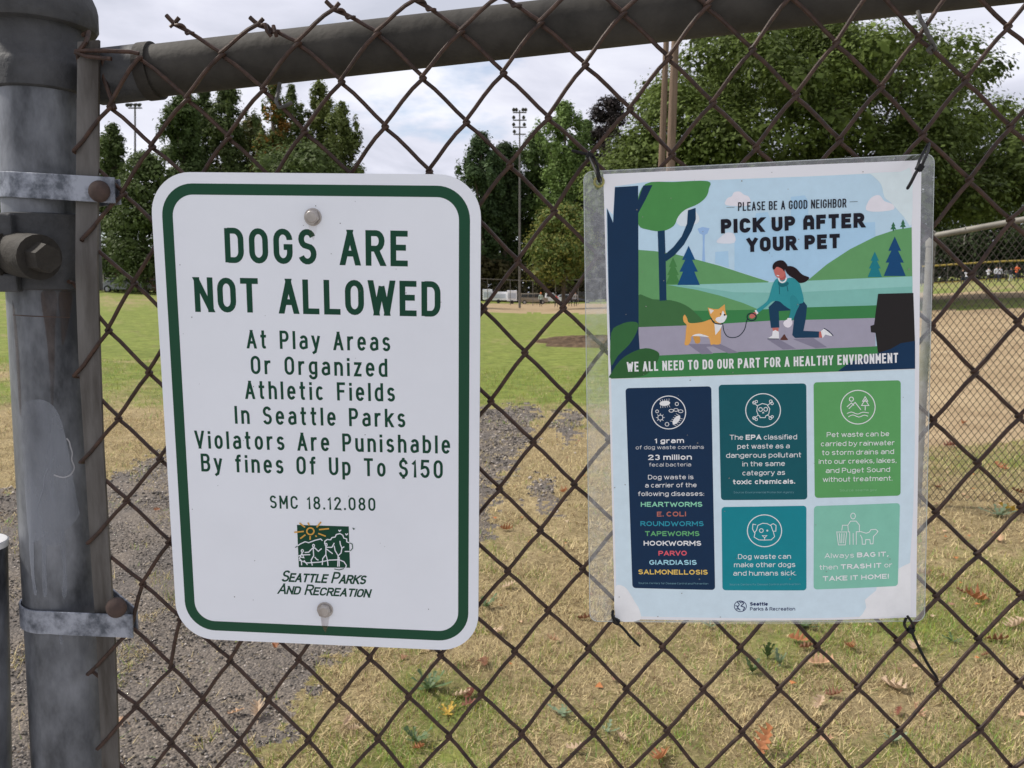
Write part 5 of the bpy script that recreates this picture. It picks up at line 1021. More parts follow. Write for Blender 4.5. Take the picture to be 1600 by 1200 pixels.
# cable ties
M_TIE = mat('black_nylon', (.010, .010, .011), .6, spec=.2, var=.1)
def tie(label, loop, tail, head, w_=.0013):
    root = empty('cable_tie', fen(*head), label, 'cable tie', 'cable ties holding the poster')
    MB().tube(smooth_loop([tuple(fen(*p)) for p in loop], 4, False), w_, 6).build('loop', M_TIE, root, True); MB().tube(smooth_loop([tuple(fen(*p)) for p in tail], 4, False), [w_*1.05]*(4*(len(tail)-1))+[w_*.6], 6).build('tail', M_TIE, root, True)
    h = fen(*head); MB().box(h, .0058, .0048, .0056, Matrix.Rotation(.5, 3, 'Y')).build('head', M_TIE, root, bevel=.0008)
tie('black cable tie at the top left poster corner', [(919, 240, .008), (928, 246, .012), (933, 258, .016), (936, 272, .018), (939, 281, .020), (936, 283, .030), (932, 270, .031), (926, 256, .02), (920, 243, .012)], [(921, 242, .011), (905, 238, .013), (893, 235, .014)], (921, 243, .012))
tie('black cable tie at the top right poster corner with a hanging tail', [(1452, 224, .004), (1450, 236, .022), (1445, 248, .036), (1440, 258, .038), (1434, 262, .036), (1437, 250, .02), (1444, 236, .0), (1450, 226, -.006), (1452, 224, .004)], [(1436, 262, .037), (1430, 272, .040), (1424, 284, .041), (1417, 296, .040)], (1437, 262, .038))
tie('black cable tie under the bottom left poster corner', [(958, 956, .034), (957, 962, .036), (960, 970, .033), (965, 974, .020), (962, 970, .004), (958, 962, .002), (957, 956, .02), (958, 955, .034)], [(964, 973, .02), (974, 982, .02), (986, 996, .02), (1000, 1010, .02)], (963, 971, .024))
tie('black cable tie under the bottom right poster corner with a long tail', [(1416, 966, .034), (1413, 974, .030), (1416, 982, .012), (1423, 986, .004), (1428, 980, .012), (1423, 970, .030), (1418, 963, .034)], [(1424, 986, .012), (1434, 1008, .014), (1448, 1035, .014), (1466, 1062, .012)], (1423, 985, .012))
gm = MB(); u, v = ps.uv(936, 284); c = ps.P(u, v, .0006); gm.tube([c+ps.ex*.0042*math.cos(a)+ps.ez*.0042*math.sin(a) for a in np.linspace(0, 2*math.pi, 17)], .0011, 6, False); gm.build('eyelet', mat('brass_eyelet', (.35, .33, .12), .4, metal=.6), poster, True)
# ------------------------------------------------------------------ second fence on the right
M_GALV = mat('pale_galvanised', (.15, .14, .12), .6, metal=.15, base2=(.26, .245, .21), scale=5, spec=.4)
f2p = atY(1455, 372, 6.0); f2b = np.array([f2p[0], f2p[1], 0]); f2 = empty('chain_link_fence', f2b, 'further chain link fence with pale steel post and rail, right of the poster', 'fence')
e1 = atY(1600, 346, 5.62); D2 = np.array([e1[0]-f2p[0], e1[1]-f2p[1], 0]); D2 = D2/np.linalg.norm(D2); slope = (e1[2]-f2p[2])/np.linalg.norm((e1-f2p)[:2]); top = f2p[2]
MB().tube([f2b-np.array([0, 0, .2]), (f2b[0], f2b[1], top-.02)], .0315, 20).build('post', M_GALV, f2, True); MB().tube([(f2b[0], f2b[1], top-.06), (f2b[0], f2b[1], top+.0), (f2b[0], f2b[1], top+.045), (f2b[0], f2b[1], top+.055)], [.036, .036, .03, .01], 20).build('post_cap', M_GALV, f2, True)
Ea = f2p+np.array([0, 0, .012]); Ez = lambda t: Ea+np.array([D2[0]*t, D2[1]*t, slope*t]); MB().tube([Ez(0.02), Ez(1.2), Ez(3.15)], .0212, 20).build('top_rail', M_GALV, f2, True)
f2n = np.cross(D2, [0, 0, 1]); f2n = f2n if f2n[1] < 0 else -f2n
M_WIRE2 = mat('dark_mesh_wire', (.022, .018, .015), .6, metal=.1, base2=(.05, .04, .03), scale=40)
dx = .0220; dz = .0315
def zig(phase):
    mb = MB(); pts = []; n = int((top+.01)/dz)
    for i in range(n+1):
        z = top-.02-i*dz; 
        if z < .03: break
        pts.append(np.array([D2[0], D2[1], 0])*(dx if (i+phase) % 2 else 0)+np.array([0, 0, z-top])+f2n*(.024))
    mb.tube(pts, .0024, 4); return mb
protos = []
for ph in (0, 1):
    q = zig(ph).build('wire', M_WIRE2, None); q.parent = f2; q.matrix_parent_inverse = f2.matrix_world.inverted(); protos.append(q)
for k in range(140):
    o = protos[k] if k < 2 else protos[k % 2].copy()
    if k > 1: COL.objects.link(o)
    t = .03+k*dx; o.location = (f2b[0]+D2[0]*t, f2b[1]+D2[1]*t, top+slope*t)
    if k % 2: o.location.z -= dz*0; o.scale = (1, 1, 1)
for t in (.22, .62): MB().tube([Ez(t)+f2n*.026+np.array([0, 0, .01]), Ez(t)+np.array([0, 0, .026]), Ez(t)-f2n*.026, Ez(t)-f2n*.01+np.array([0, 0, -.026]), Ez(t)+f2n*.022+np.array([0, 0, -.05]), Ez(t)+f2n*.022+np.array([0, 0, -.10])], .0028, 5).build('tie_wire', M_GALV, f2, True)
for z in (top-.17,): 
    MB().tube([np.array([f2b[0], f2b[1], z])+np.array([.034*math.cos(a), .034*math.sin(a), .004*math.sin(a*1)]) for a in np.linspace(0, 6.283, 15)], .0025, 5, False).build('tie_wire', M_GALV, f2, True)
# ------------------------------------------------------------------ poles
M_WOOD = mat('pole_wood', (.12, .085, .065), .9, base2=(.24, .17, .135), scale=4, stretch=(3, 3, .12), bump=.6, bscale=12, spec=.1)
def upole(x0, y0, x1, y1, Y, wpx, label):
    a = atY(x0, y0, Y); b = atY(x1, y1, Y); d = (b-a)/(b[2]-a[2]); g = a+d*(float(terrain(a[0], Y))-.3-a[2]); t = a+d*(16.5-a[2]); r = wpx/F*Y/2
    root = empty('utility_pole', (g[0], g[1], g[2]+.3), label, 'utility pole', 'wooden poles in front of the huge tree')
    MB().tube([g, a, b, t], [r*1.35, r*1.12, r*.95, r*.75], 14).build('pole', M_WOOD, root, True)
    MB().box(t-np.array([0, 0, 1.0]), 2.4, .12, .14).build('crossarm', M_WOOD, root)
    for s in (-1, -.5, .5, 1): MB().tube([t+np.array([s*1.1, 0, -.93]), t+np.array([s*1.1, 0, -.78])], [.05, .03], 8).build('insulator', M_GALV, root)
upole(1034, 250, 1041, 66, 34, 9, 'left wooden utility pole of the pair behind the top edge of the poster'); upole(1048, 250, 1055, 66, 33, 12, 'right and thicker wooden utility pole of the pair above the poster')
M_DARKMESH = mat('dark_fence_wire', (.05, .05, .045), .7)
M_STEEL = mat('pole_steel', (.11, .10, .09), .6, metal=.2, base2=(.18, .17, .16), scale=3)
def floodlight(x, ytop, ybase, Y, rows, label, wpx=4):
    a = atY(x, ybase, Y); a[2] = float(terrain(a[0], Y))-.3; b = atY(x, ytop, Y); root = empty('floodlight_pole', (a[0], a[1], a[2]+.3), label, 'floodlight pole', 'floodlight poles round the field'); r = wpx/F*Y/2
    MB().tube([a, b], [r*1.3, r*.7], 12).build('pole', M_STEEL, root, True)
    for yy, offs in rows:
        z = atY(x, yy, Y)[2]; w1 = max(abs(o) for o in offs)/F*Y; MB().box((b[0], Y, z-.12), 2*w1+.2, .1, .12).build('crossarm', M_STEEL, root)
        for o in offs:
            c = np.array([b[0]+o/F*Y, Y-.25, z+.18]); MB().tube([c+np.array([0, .3, .1]), c+np.array([0, .1, .05]), c+np.array([0, -.22, -.12])], [.08, .13, .19], 12).build('lamp', M_DARKMESH, root, True)
floodlight(812, 172, 455, 92, [(174, (-9, -5, 5, 9)), (186, (-9, 6)), (197, (-9, 7)), (208, (-8,))], 'tall floodlight pole with clusters of lamps between the two signs', 3)
floodlight(211, 166, 452, 88, [(167, (-9, -4, 3, 9))], 'floodlight pole with one row of lamps seen just under the rail at left', 3.5)
# ------------------------------------------------------------------ far fences
M_YRAIL = mat('yellow_cap', (.33, .24, .05), .7, var=.1); M_DARKMESH = mat('dark_fence_wire', (.05, .05, .045), .7)
def farfence(x0, x1, Y, h, label, yellow, npost, name='field_fence', cat='fence', bottom=False, cell=.35, wr=.006):
    a = atY(x0, 440, Y); b = atY(x1, 440, Y); a[2] = float(terrain(a[0], Y)); b[2] = float(terrain(b[0], Y)); root = empty(name, a, label, cat)
    g = lambda t: a+(b-a)*t+np.array([0, 0, 0])
    gz = lambda t: np.array([g(t)[0], Y, float(terrain(g(t)[0], Y))])
    MB().tube([gz(t)+np.array([0, 0, h]) for t in np.linspace(0, 1, 12)], .09 if yellow else .035, 8).build('top_rail', M_YRAIL if yellow else M_STEEL, root, True)
    if bottom: MB().tube([gz(t)+np.array([0, -.02, .22]) for t in np.linspace(0, 1, 12)], .045, 6).build('bottom_rail', M_YRAIL, root, True)
    for k in range(npost):
        t = k/(npost-1); MB().tube([gz(t), gz(t)+np.array([0, 0, h])], .04, 8).build('post', M_STEEL, root, True)
    L = np.linalg.norm(b-a); n = int(L/cell); mb = MB()
    for k in range(n):
        t = k/n; t2 = min(1, (k+h/cell)/n)
        if t2 <= t: continue
        mb.tube([gz(t)+np.array([0, .02, .03]), gz(t2)+np.array([0, .02, .03+(t2-t)*n*cell])], wr, 3, False); mb.tube([gz(t2)+np.array([0, .03, .03]), gz(t)+np.array([0, .03, .03+(t2-t)*n*cell])], wr, 3, False)
    mb.build('mesh', M_DARKMESH, root)['kind'] = 'stuff'
farfence(1440, 1680, 84, 1.95, 'low outfield fence with a bright yellow top rail, right of the poster', True, 7, 'outfield_fence', bottom=True)
farfence(620, 1010, 114, 3.4, 'tall thin grey field fence in front of the parked cars', False, 12, cell=.6, wr=.0022)
farfence(130, 330, 82, 1.3, 'low grey fence along the left field edge in front of the house', False, 8, cell=.45, wr=.003)
# ------------------------------------------------------------------ house behind the left trees
def house(px, py, Y):
    a = atY(px, py, Y); a[2] = float(terrain(a[0], Y)); root = empty('park_house', a, 'small brown park house with a dark hipped roof under the trees at left', 'house')
    M_W = mat('brick_wall', (.16, .075, .055), .9, base2=(.22, .11, .08), scale=6); M_R = mat('dark_roof', (.03, .028, .028), .9, var=.2, scale=3); M_T = mat('pale_trim', (.4, .36, .32), .7); M_G = mat('window_glass', (.03, .035, .04), .15, spec=.6)
    P = lambda x, y, z: a+np.array([x, y, z]); w_, d_, h_ = 6.4, 5.0, 2.5
    MB().box(P(w_/2, d_/2, h_/2), w_, d_, h_).build('wall', M_W, root)
    MB().add([P(-.9, -.9, h_), P(w_+.9, -.9, h_), P(w_+.9, d_+.9, h_), P(-.9, d_+.9, h_), P(2, d_/2, h_+1.5), P(w_-2, d_/2, h_+1.5)], [(3, 2, 1, 0), (0, 1, 5, 4), (1, 2, 5), (2, 3, 4, 5), (3, 0, 4)]).build('roof', M_R, root)
    for x in (1.0, 4.3):
        f = MB().box(P(x+.5, -.03, 1.45), 1.2, .08, 1.1).build('window', M_T, root); MB().box(P(x+.5, -.08, 1.45), 1.0, .04, .9).build('pane', M_G, f)
    f = MB().box(P(3.2, -.04, 1.0), .95, .08, 2.0).build('door', M_R, root); MB().box(P(3.55, -.1, 1.0), .06, .05, .06).build('handle', M_T, f)
    MB().tube([P(-.6, -.6, 0), P(-.6, -.6, h_)], .09, 8).build('porch_post', M_T, root); MB().box(P(3, -1.6, .35), 5, .1, .1).build('kerb_rail', M_T, root)
house(176, 447, 84)
# ------------------------------------------------------------------ vehicles
M_TYRE = mat('tyre', (.02, .02, .02), .9); M_GLS = mat('car_glass', (.02, .025, .03), .1, spec=.7); M_CHR = mat('rim_metal', (.4, .4, .4), .35, metal=.6)
def car(px, py, Y, prof, glass, paint, L, label, cat, wheels=(.8, -1.0), name='parked_car', flip=1, wd=1.8):
    a = atY(px, py, Y); a[2] = float(terrain(a[0], Y)); root = empty(name, a, label, cat, 'vehicles parked behind the field')
    pts = [(x*flip, z) for x, z in prof]; n = len(pts); V = []
    for s, ins in ((-1, 0), (1, 0)):
        for x, z in pts: V.append(a+np.array([x, s*(wd/2-(.14 if z > 1.05 else .0)), z]))
    Fc = [tuple(range(n))[::flip], tuple(range(n, 2*n))[::-flip]]+[(i, n+i, n+(i+1) % n, (i+1) % n)[::flip] for i in range(n)]
    MB().add(V, Fc).build('body', paint, root, bevel=.04)
    for k, g in enumerate(glass):
        MB().add([a+np.array([x*flip, -wd/2-.02, z]) for x, z in g], [tuple(range(len(g)))[::flip]]).build('window', M_GLS, root)
    for x in wheels:
        for s in (-1, 1):
            c = a+np.array([x*flip, s*(wd/2-.06), .34]); w_ = MB().tube([c-np.array([0, .11, 0]), c+np.array([0, .11, 0])], .34, 18).build('wheel', M_TYRE, root); MB().tube([c+np.array([0, s*.10, 0]), c+np.array([0, s*.13, 0])], .2, 12).build('rim', M_CHR, w_)
    return root, a
SUV = [(-2.3, .35), (-2.35, .8), (-2.2, 1.05), (-2.1, 1.75), (.9, 1.78), (1.45, 1.15), (2.3, 1.0), (2.4, .6), (2.35, .35)]
SG = [[(-1.95, 1.12), (-1.9, 1.6), (-.9, 1.62), (-.9, 1.12)], [(-.8, 1.12), (-.8, 1.62), (.1, 1.62), (.1, 1.12)], [(.2, 1.12), (.2, 1.62), (.85, 1.62), (1.25, 1.12)]]
SED = [(-2.2, .3), (-2.25, .8), (-1.7, .95), (-1.1, 1.38), (.5, 1.42), (1.2, .95), (2.1, .85), (2.2, .5), (2.15, .3)]
SDG = [[(-1.4, .97), (-1.0, 1.3), (-.35, 1.33), (-.35, .97)], [(-.25, .97), (-.25, 1.33), (.45, 1.33), (.95, .97)]]
TRK = [(-2.6, .4), (-2.65, 1.0), (-.7, 1.0), (-.6, 1.75), (.7, 1.78), (1.25, 1.15), (2.3, 1.05), (2.45, .7), (2.4, .4)]
TG = [[(-.45, 1.15), (-.4, 1.6), (.1, 1.62), (.1, 1.15)], [(.2, 1.15), (.2, 1.62), (.65, 1.62), (1.05, 1.15)]]
car(833, 478, 134, SUV, SG, mat('tan_paint', (.24, .20, .14), .4, coat=.3), 4.7, 'tan estate car parked behind the dirt strip, left of the white truck', 'car', (1.45, -1.4), wd=1.85)
car(858, 478, 140, TRK, TG, mat('white_paint', (.7, .7, .7), .35, coat=.3), 5, 'white pickup truck parked just behind the tan car', 'truck', (1.5, -1.5), wd=1.9, name='pickup_truck')
car(884, 477, 143, SED, SDG, mat('silver_paint', (.45, .46, .48), .3, metal=.3, coat=.3), 4.4, 'silver car parked right of the white truck under the trees', 'car', (1.3, -1.3))
car(903, 478, 131, SUV, SG, mat('black_paint', (.02, .02, .025), .25, coat=.4), 4.7, 'black estate car parked beside the laminated poster edge', 'car', (1.45, -1.4), flip=-1)
car(196, 450, 80.5, SED, SDG, mat('grey_paint2', (.33, .34, .35), .3, coat=.3), 4.4, 'grey car parked in front of the brown house at left', 'car', (1.3, -1.3))
def trailer(px, Y, label, w_=2.2, h_=1.7):
    a = atY(px, 478, Y); a[2] = float(terrain(a[0], Y)); root = empty('white_trailer', a, label, 'trailer', 'white trailers left of the parked cars'); M = mat('trailer_white', (.84, .85, .9), .5, var=.03)
    MB().box(a+np.array([0, 0, .45+h_/2]), w_, 2.0, h_).build('body', M, root, bevel=.06); MB().box(a+np.array([0, -1.02, .5+h_*.45]), w_*.8, .04, h_*.5).build('side_panel', mat('trailer_panel', (.5, .54, .62), .5), root); MB().box(a+np.array([w_/2+.35, 0, .5]), .8, .12, .1).build('tow_bar', M_STEEL, root)
    for s in (-1, 1): MB().tube([a+np.array([0, s*.9-.1, .3]), a+np.array([0, s*.9+.1, .3])], .3, 14).build('wheel', M_TYRE, root)
trailer(762, 128, 'white trailer nearest the metal sign edge', 1.4, 1.6); trailer(779, 128, 'middle white trailer of the row, lowest and widest with a grey side', 2.8, 1.3); trailer(800, 127, 'right most white trailer, beside the tree trunk', 1.5, 1.6)
# ------------------------------------------------------------------ people
def person(px, py, Y, h, shirt, trousers, label, pose=0, hair=(.02, .015, .012), cap_=None, skin=(.42, .25, .18), face=0):
    a = atY(px, py, Y); a[2] = float(terrain(a[0], Y)); root = empty('person', a, label, 'person'); s = h/1.75; r = random.Random(int(px*7))
    j = {'pel': (0, 0, .93), 'wst': (0, .01, 1.08), 'chs': (0, .0, 1.32), 'nek': (0, 0, 1.50), 'hd0': (0, -.01, 1.60), 'hd1': (0, -.02, 1.70)}
    for sd, nm in ((-1, 'l'), (1, 'r')):
        st = .10 if pose != 1 else .16
        j['hp'+nm] = (.09*sd, 0, .88); j['kn'+nm] = (st*sd, -.03 if pose != 2 else (-.18 if sd > 0 else .02), .50); j['an'+nm] = ((st+.02)*sd, .02 if pose != 2 else (.05 if sd > 0 else .15), .08); j['ft'+nm] = ((st+.03)*sd, -.13 if pose != 2 else -.05, .035)
        j['sh'+nm] = (.19*sd, 0, 1.42)
        if pose == 1: j['el'+nm] = (.30*sd, -.10, 1.22); j['wr'+nm] = (.16*sd, -.24, 1.20); j['hn'+nm] = (.10*sd, -.28, 1.22)
        else: j['el'+nm] = (.26*sd, .02, 1.15); j['wr'+nm] = (.27*sd, -.08, .92); j['hn'+nm] = (.27*sd, -.11, .82)
    E = [('pel', 'wst'), ('wst', 'chs'), ('chs', 'nek'), ('nek', 'hd0'), ('hd0', 'hd1')]
    for nm in 'lr': E += [('pel', 'hp'+nm), ('hp'+nm, 'kn'+nm), ('kn'+nm, 'an'+nm), ('an'+nm, 'ft'+nm), ('chs', 'sh'+nm), ('sh'+nm, 'el'+nm), ('el'+nm, 'wr'+nm), ('wr'+nm, 'hn'+nm)]
    R = {'pel': .13, 'wst': .12, 'chs': .15, 'nek': .055, 'hd0': .085, 'hd1': .095, 'hp': .095, 'kn': .06, 'an': .042, 'ft': .04, 'sh': .065, 'el': .045, 'wr': .033, 'hn': .04}
    ks = list(j); me = bpy.data.meshes.new('body'); me.from_pydata([tuple(c*s for c in j[k]) for k in ks], [(ks.index(p), ks.index(q)) for p, q in E], []); me.update()
    tmp = bpy.data.objects.new('tmp', me); COL.objects.link(tmp); sk = tmp.modifiers.new('s', 'SKIN'); sb = tmp.modifiers.new('u', 'SUBSURF'); sb.levels = 1; sb.render_levels = 1
    for i, k in enumerate(ks):
        rr = R.get(k) or R[k[:-1]]; me.skin_vertices[0].data[i].radius = (rr*s, rr*s*(.72 if k in ('pel', 'wst', 'chs') else 1))
    me.skin_vertices[0].data[0].use_root = True
    dg = bpy.context.evaluated_depsgraph_get(); nm_ = bpy.data.meshes.new_from_object(tmp.evaluated_get(dg)); bpy.data.objects.remove(tmp)
    for m in (mat('skin_%d' % int(skin[0]*100), skin, .6), shirt, trousers, M_TYRE): nm_.materials.append(m)
    for p in nm_.polygons:
        z = p.center.z/s; x = abs(p.center.x/s); p.use_smooth = True
        hand = (x > .235 and z < .93) if pose != 1 else (p.center.y/s < -.21 and z > 1.1)
        p.material_index = 0 if (z > 1.49 or hand) else (1 if z > .90 else (2 if z > .10 else 3))
    o = bpy.data.objects.new('body', nm_); COL.objects.link(o); o.parent = root; o.rotation_euler = (0, 0, face)
    mb = MB(); mb.lathe([(.02*s, 1.815*s), (.085*s, 1.79*s), (.108*s, 1.72*s), (.104*s, 1.66*s)][::-1], (0, .015, 0), (0, 0, 1), 14)
    if cap_: mb.box((0, -.13*s, 1.71*s), .15*s, .12*s, .02*s)
    hr = mb.build('cap' if cap_ else 'hair', cap_ or mat('hair_dark', hair, .7), root, True); hr.matrix_parent_inverse = Matrix(); hr.rotation_euler = (0, 0, face)
    return root
def cl(n, c): return mat('cloth_'+n, c, .85, var=.12, scale=8)
MW = cl('white', (.70, .70, .78)); MN = cl('navy', (.02, .025, .05)); MKb = cl('black', (.015, .015, .018)); MR_ = cl('red', (.65, .04, .03)); MO = cl('orange', (.80, .16, .05)); MG_ = cl('grey', (.2, .2, .2)); MPG = cl('pale_green', (.42, .52, .46))
person(845, 478, 108, 1.78, MPG, MKb, 'person in pale green shirt and black trousers by the white truck', 0, cap_=cl('orange_cap', (.75, .3, .12)))
person(869, 484, 98, 1.5, MR_, MKb, 'person in a red shirt on the dirt strip, by the mesh crossing', 1)
person(899, 482, 100, 1.72, cl('white_black', (.35, .35, .36)), MKb, 'person in dark trousers and a black and white top by the black car', 2)
person(891, 480, 102, 1.70, MKb, MKb, 'person dressed all in black beside the one in black and white', 1)
person(1504, 436, 80, 1.45, MKb, MN, 'player in dark clothes, leftmost of those at the outfield fence', 0); person(1510, 437, 79.5, 1.35, MW, MN, 'player in white beside the dark one at the left of the outfield row', 1)
person(1544, 437, 80, 1.45, MW, MKb, 'player in white bending his arms in the middle of the outfield row', 1); person(1556.5, 436, 80, 1.5, MW, MN, 'slim player in white with navy trousers, left one of a close pair', 2); person(1562, 437, 80.5, 1.45, MW, MN, 'player in white standing half behind the slim one at the outfield fence', 0)
person(1572, 437, 80, 1.3, MG_, MKb, 'player in grey near the person in orange', 0); person(1579, 437, 80, 1.3, MN, MW, 'player in navy top and pale trousers left of the person in orange', 2); person(1588, 435, 80, 1.62, MO, MN, 'person in a bright orange vest by the outfield fence', 1)
# ------------------------------------------------------------------ fallen leaves, weeds
def leafmesh(L, W, lobes, r, curl=.3):
    pts = []; n = lobes*2
    for s in (1, -1):
        row = []
        for k in range(n+1):
            t = k/n; w_ = W*(.25+.75*math.sin(math.pi*min(.98, t*.85+.12)))*(1.15 if k % 2 else .30)*(r.uniform(.8, 1.2)); fw = L*t+(L*.10 if k % 2 else 0)
            row.append((fw, s*w_/2))
        pts.append(row)
    V = []; Fc = []
    mid = [(L*k/n, 0) for k in range(n+1)]; cz = lambda x, y: curl*(abs(y)/W*2)**1.5*W*.5+curl*.5*L*((x/L-.5)**2)*1.2+r.uniform(-1, 1)*.002
    for row in (pts[0], mid, pts[1]):
        for x, y in row: V.append((x-L/2, y, cz(x, y)))
    m = n+1
    for a in (0, 1):
        for k in range(n): Fc.append((a*m+k, a*m+k+1, (a+1)*m+k+1, (a+1)*m+k))
    V += [(-L/2-.03, .004, .006), (-L/2, .0012, .002), (-L/2, -.0012, .002)]; Fc.append((len(V)-3, len(V)-2, len(V)-1))
    return V, Fc
def leafm(n, c): return mat('dead_leaf_'+n, tuple(x*.75 for x in c), .7, base2=tuple(x*1.2 for x in c), scale=45, trans=.25)
LC = {'orange': leafm('orange', (.36, .145, .06)), 'tan': leafm('tan', (.52, .33, .20)), 'brown': leafm('brown', (.20, .09, .045)), 'red': leafm('red', (.22, .08, .05)), 'yellow': leafm('yellow', (.5, .33, .05)), 'pale': leafm('pale', (.50, .37, .25))}
LV = [(1247, 1010, .10, 'orange', 'orange lobed leaf just under the middle of the poster edge'), (1262, 1018, .08, 'brown', 'dark brown leaf touching the orange one under the poster'), (1328, 1021, .085, 'orange', 'rusty curled leaf under the right half of the poster'), (1283, 1047, .12, 'tan', 'large pale orange leaf below the poster, right of the green weed'),
      (1431, 1019, .10, 'pale', 'pale leaf behind the tail of the bottom right cable tie'), (1394, 1081, .14, 'pale', 'long pale lobed leaf, the largest in the grass below the poster'), (1280, 1106, .08, 'pale', 'small pale leaf lying left of a brown one, low middle'), (1303, 1099, .08, 'brown', 'brown leaf just right of the small pale one'),
      (1588, 990, .13, 'pale', 'big pale lobed leaf at the right photo edge'), (1558, 1012, .11, 'brown', 'dark brown spiky leaf near the right edge'), (1540, 1036, .05, 'brown', 'tiny brown leaf below the dark spiky one'), (1196, 1180, .13, 'orange', 'upright orange leaf at the bottom edge of the photo'), (1404, 1130, .06, 'red', 'reddish leaf half hidden by a mesh crossing'),
      (1432, 1130, .08, 'tan', 'tan leaf right of the reddish one at bottom'), (1290, 1166, .06, 'tan', 'small tan leaf near the bottom middle'), (1523, 943, .15, 'orange', 'bright orange curled leaf right of the poster foot'), (1503, 938, .08, 'red', 'narrow red leaf left of the bright orange one'), (1577, 802, .20, 'yellow', 'yellow leaf lying on the straw by the second fence'),
      (1562, 738, .16, 'orange', 'orange leaf seen through the second fence'), (1487, 703, .16, 'red', 'rusty leaf in the grass behind the second fence, near its post'), (1503, 665, .14, 'orange', 'leaf further back on the dirt behind the second fence'), (1590, 775, .12, 'brown', 'brown leaf at the right edge beside the yellow one'), (1466, 770, .14, 'brown', 'brown leaf at the foot of the second fence post'),
      (1560, 852, .12, 'tan', 'tan leaf on the dry straw right of the poster'), (1440, 905, .1, 'pale', 'pale leaf beside the lower right poster edge'),
      (913, 981, .09, 'brown', 'brown spiky leaf under the lower left poster corner'), (863, 1013, .07, 'tan', 'small tan leaf between the signs near the ground'), (796, 929, .09, 'pale', 'pale leaf right of the metal sign, upper of two'), (791, 832, .10, 'orange', 'orange leaf on the gravel edge right of the metal sign'), (775, 1005, .11, 'pale', 'pale leaf just right of the metal sign foot'),
      (758, 1048, .09, 'brown', 'dark leaf below the bottom right corner of the metal sign'), (881, 772, .11, 'orange', 'bright small orange leaf in the grass between the signs'), (916, 650, .14, 'tan', 'distant tan leaf beside the laminate edge'), (404, 1127, .10, 'pale', 'pale yellow leaf on the gravel below the metal sign'), (370, 1130, .07, 'tan', 'small tan leaf left of the pale yellow one on the gravel'), (429, 1027, .06, 'orange', 'tiny orange leaf on the gravel just below the metal sign'),
      (543, 1144, .06, 'pale', 'small pale leaf in dry grass under the metal sign'), (552, 1161, .05, 'pale', 'tiny pale leaf below another small pale one'), (721, 1096, .09, 'pale', 'pale oval leaf beside the red ones, right of centre bottom'), (736, 1100, .09, 'red', 'red brown leaf touching the pale oval leaf'), (733, 1112, .07, 'red', 'second red leaf under the red brown one'), (655, 1182, .05, 'orange', 'orange leaf scrap at the bottom below the metal sign'),
      (668, 1018, .07, 'tan', 'tan leaf against the bottom edge of the metal sign'), (1033, 1196, .11, 'orange', 'orange leaf cut by the bottom edge of the photo'), (970, 1170, .06, 'pale', 'small pale leaf low in the middle'), (245, 802, .07, 'orange', 'tiny orange leaf on the gravel left of the metal sign'), (898, 1180, .07, 'pale', 'flat pale leaf low between the signs'), (190, 1146, .05, 'tan', 'tiny tan leaf on the gravel by the tension bar')]
for i, (px, py, L, c, lab) in enumerate(LV):
    r = random.Random(i*13+1); g = ground(px, py); V, Fc = leafmesh(L*.85, L*.55, r.choice((4, 5)), r, r.uniform(.5, 1.3)); o = mkobj('fallen_leaf', V, Fc, LC[c]); o.location = (g[0], g[1], g[2]+.016); o.rotation_euler = (r.uniform(-.45, .45), r.uniform(-.4, .4), r.uniform(0, 6.28)); tag(o, lab, 'leaf', 'fallen leaves in the grass and on the gravel')
    if 'upright' in lab: o.rotation_euler = (.2, -1.15, .3); o.location.z += .03
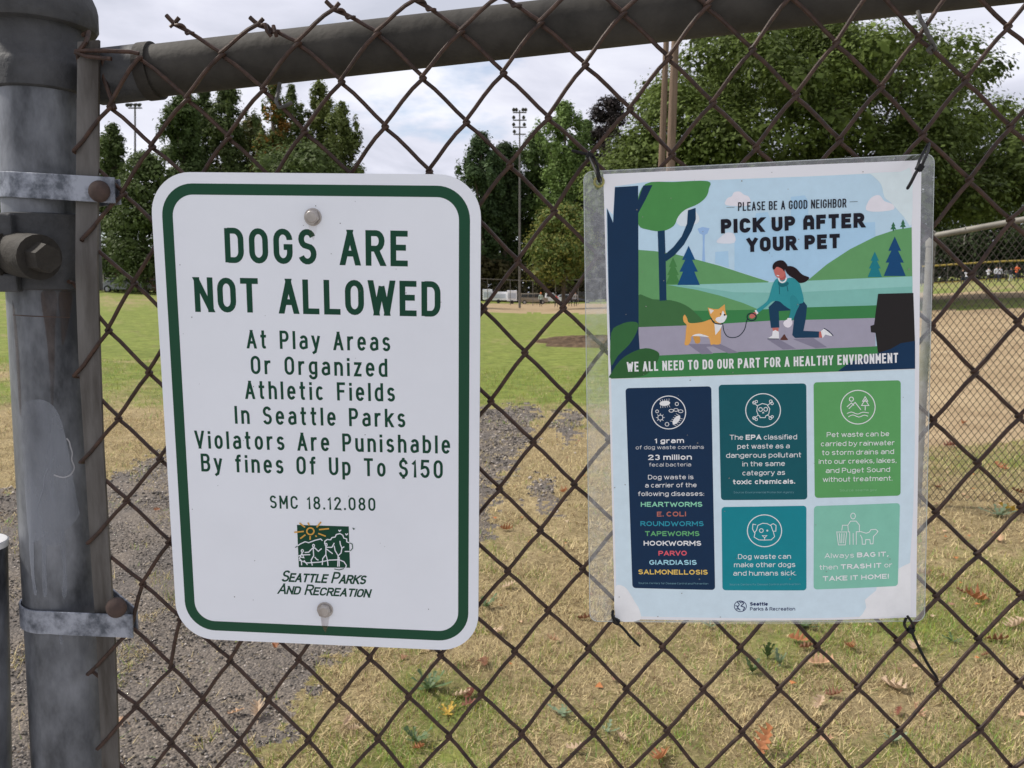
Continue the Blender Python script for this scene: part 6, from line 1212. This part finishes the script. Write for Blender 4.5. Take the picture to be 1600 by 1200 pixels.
def litter():
    n = 1500; X, Y = scatter(n, 2.0, 9); z, px, py = zones(X, Y); keep = ((z == 0) & (py > 600) & ((px > 720)|(py > 1000))) | (rng.random(n) < .04); V = []; Fc = []; C_ = []
    cols = np.array([[.42, .16, .05], [.5, .33, .2], [.2, .1, .05], [.42, .32, .2], [.25, .13, .08]])
    for x, y in zip(X[keep], Y[keep]):
        if random.random() > .30+.5*(x > 1.2 and y > 3.5): continue
        a = random.uniform(0, 6.28); L = random.uniform(.007, .020); g = float(terrain(x, y))+.012; b = len(V); t = random.uniform(-.5, .5)
        for k in range(6): an = a+k*1.047; rr = L*(1 if k % 2 else .55); V.append((x+rr*math.cos(an), y+rr*math.sin(an), g+rr*math.sin(an)*t+random.uniform(0, .006)))
        Fc.append(tuple(range(b, b+6))); C_ += [tuple(cols[random.randrange(5)])]*6
    o = npmesh('leaf_litter', V, Fc, mat('litter', (1, 1, 1), .8, var=.1, attr=True), col=np.array(C_)); tag(o, 'small scraps of dry leaves strewn through the grass', 'leaf litter', kind='stuff')
litter()
M_WEED = mat('weed_green', (.05, .085, .03), .55, base2=(.10, .16, .05), scale=30, trans=.2); M_WEEDB = mat('weed_bluish', (.13, .18, .10), .6, base2=(.20, .26, .15), scale=30, trans=.2)
WD = [(1256, 990, .09, 9, M_WEED, 'dark green weed rosette just below the poster bottom edge'), (1199, 1036, .07, 7, M_WEED, 'upright green weed below the poster, left of the large tan leaf'), (1218, 1050, .06, 8, M_WEEDB, 'bluish green weed touching the upright green one'), (1175, 1058, .06, 9, M_WEED, 'flat green weed patch left of the upright weed'), (1488, 1012, .06, 5, M_WEED, 'small dark weed leaves near the right edge'), (1110, 990, .05, 5, M_WEEDB, 'small pale weed by the poster foot'),
      (1395, 1172, .05, 5, M_WEEDB, 'tiny bright weed at the bottom right'), (672, 1082, .09, 10, M_WEED, 'green weed below the right corner of the metal sign'), (760, 957, .07, 8, M_WEED, 'green weed beside the metal sign right edge'), (880, 1120, .06, 7, M_WEEDB, 'pale green weed low between the signs'), (950, 1150, .05, 5, M_WEEDB, 'small bluish weed near the bottom middle'), (650, 1170, .07, 8, M_WEED, 'low green weed at the bottom below the metal sign'), (1560, 815, .12, 8, M_WEEDB, 'grey green weed on the straw by the second fence'), (700, 1127, .05, 6, LC['yellow'], 'yellowing weed under the metal sign')]
for i, (px, py, R, n, m, lab) in enumerate(WD):
    r = random.Random(i+90); g = ground(px, py); root = empty('weed', g, lab, 'weed', 'weeds in the grass')
    for k in range(n):
        a = 6.283*k/n+r.uniform(-.3, .3); L = R*r.uniform(.7, 1.2); V, Fc = leafmesh(L, L*.32, 3, r, .15); up = r.uniform(.25, .8) if 'upright' not in lab else r.uniform(.8, 1.3)
        M = Matrix.Translation((g[0], g[1], g[2]+.008)) @ Matrix.Rotation(a, 4, 'Z') @ Matrix.Rotation(-up, 4, 'Y') @ Matrix.Translation((L/2, 0, 0)); mkobj('leaf', [M @ Vector(v) for v in V], Fc, m, root)
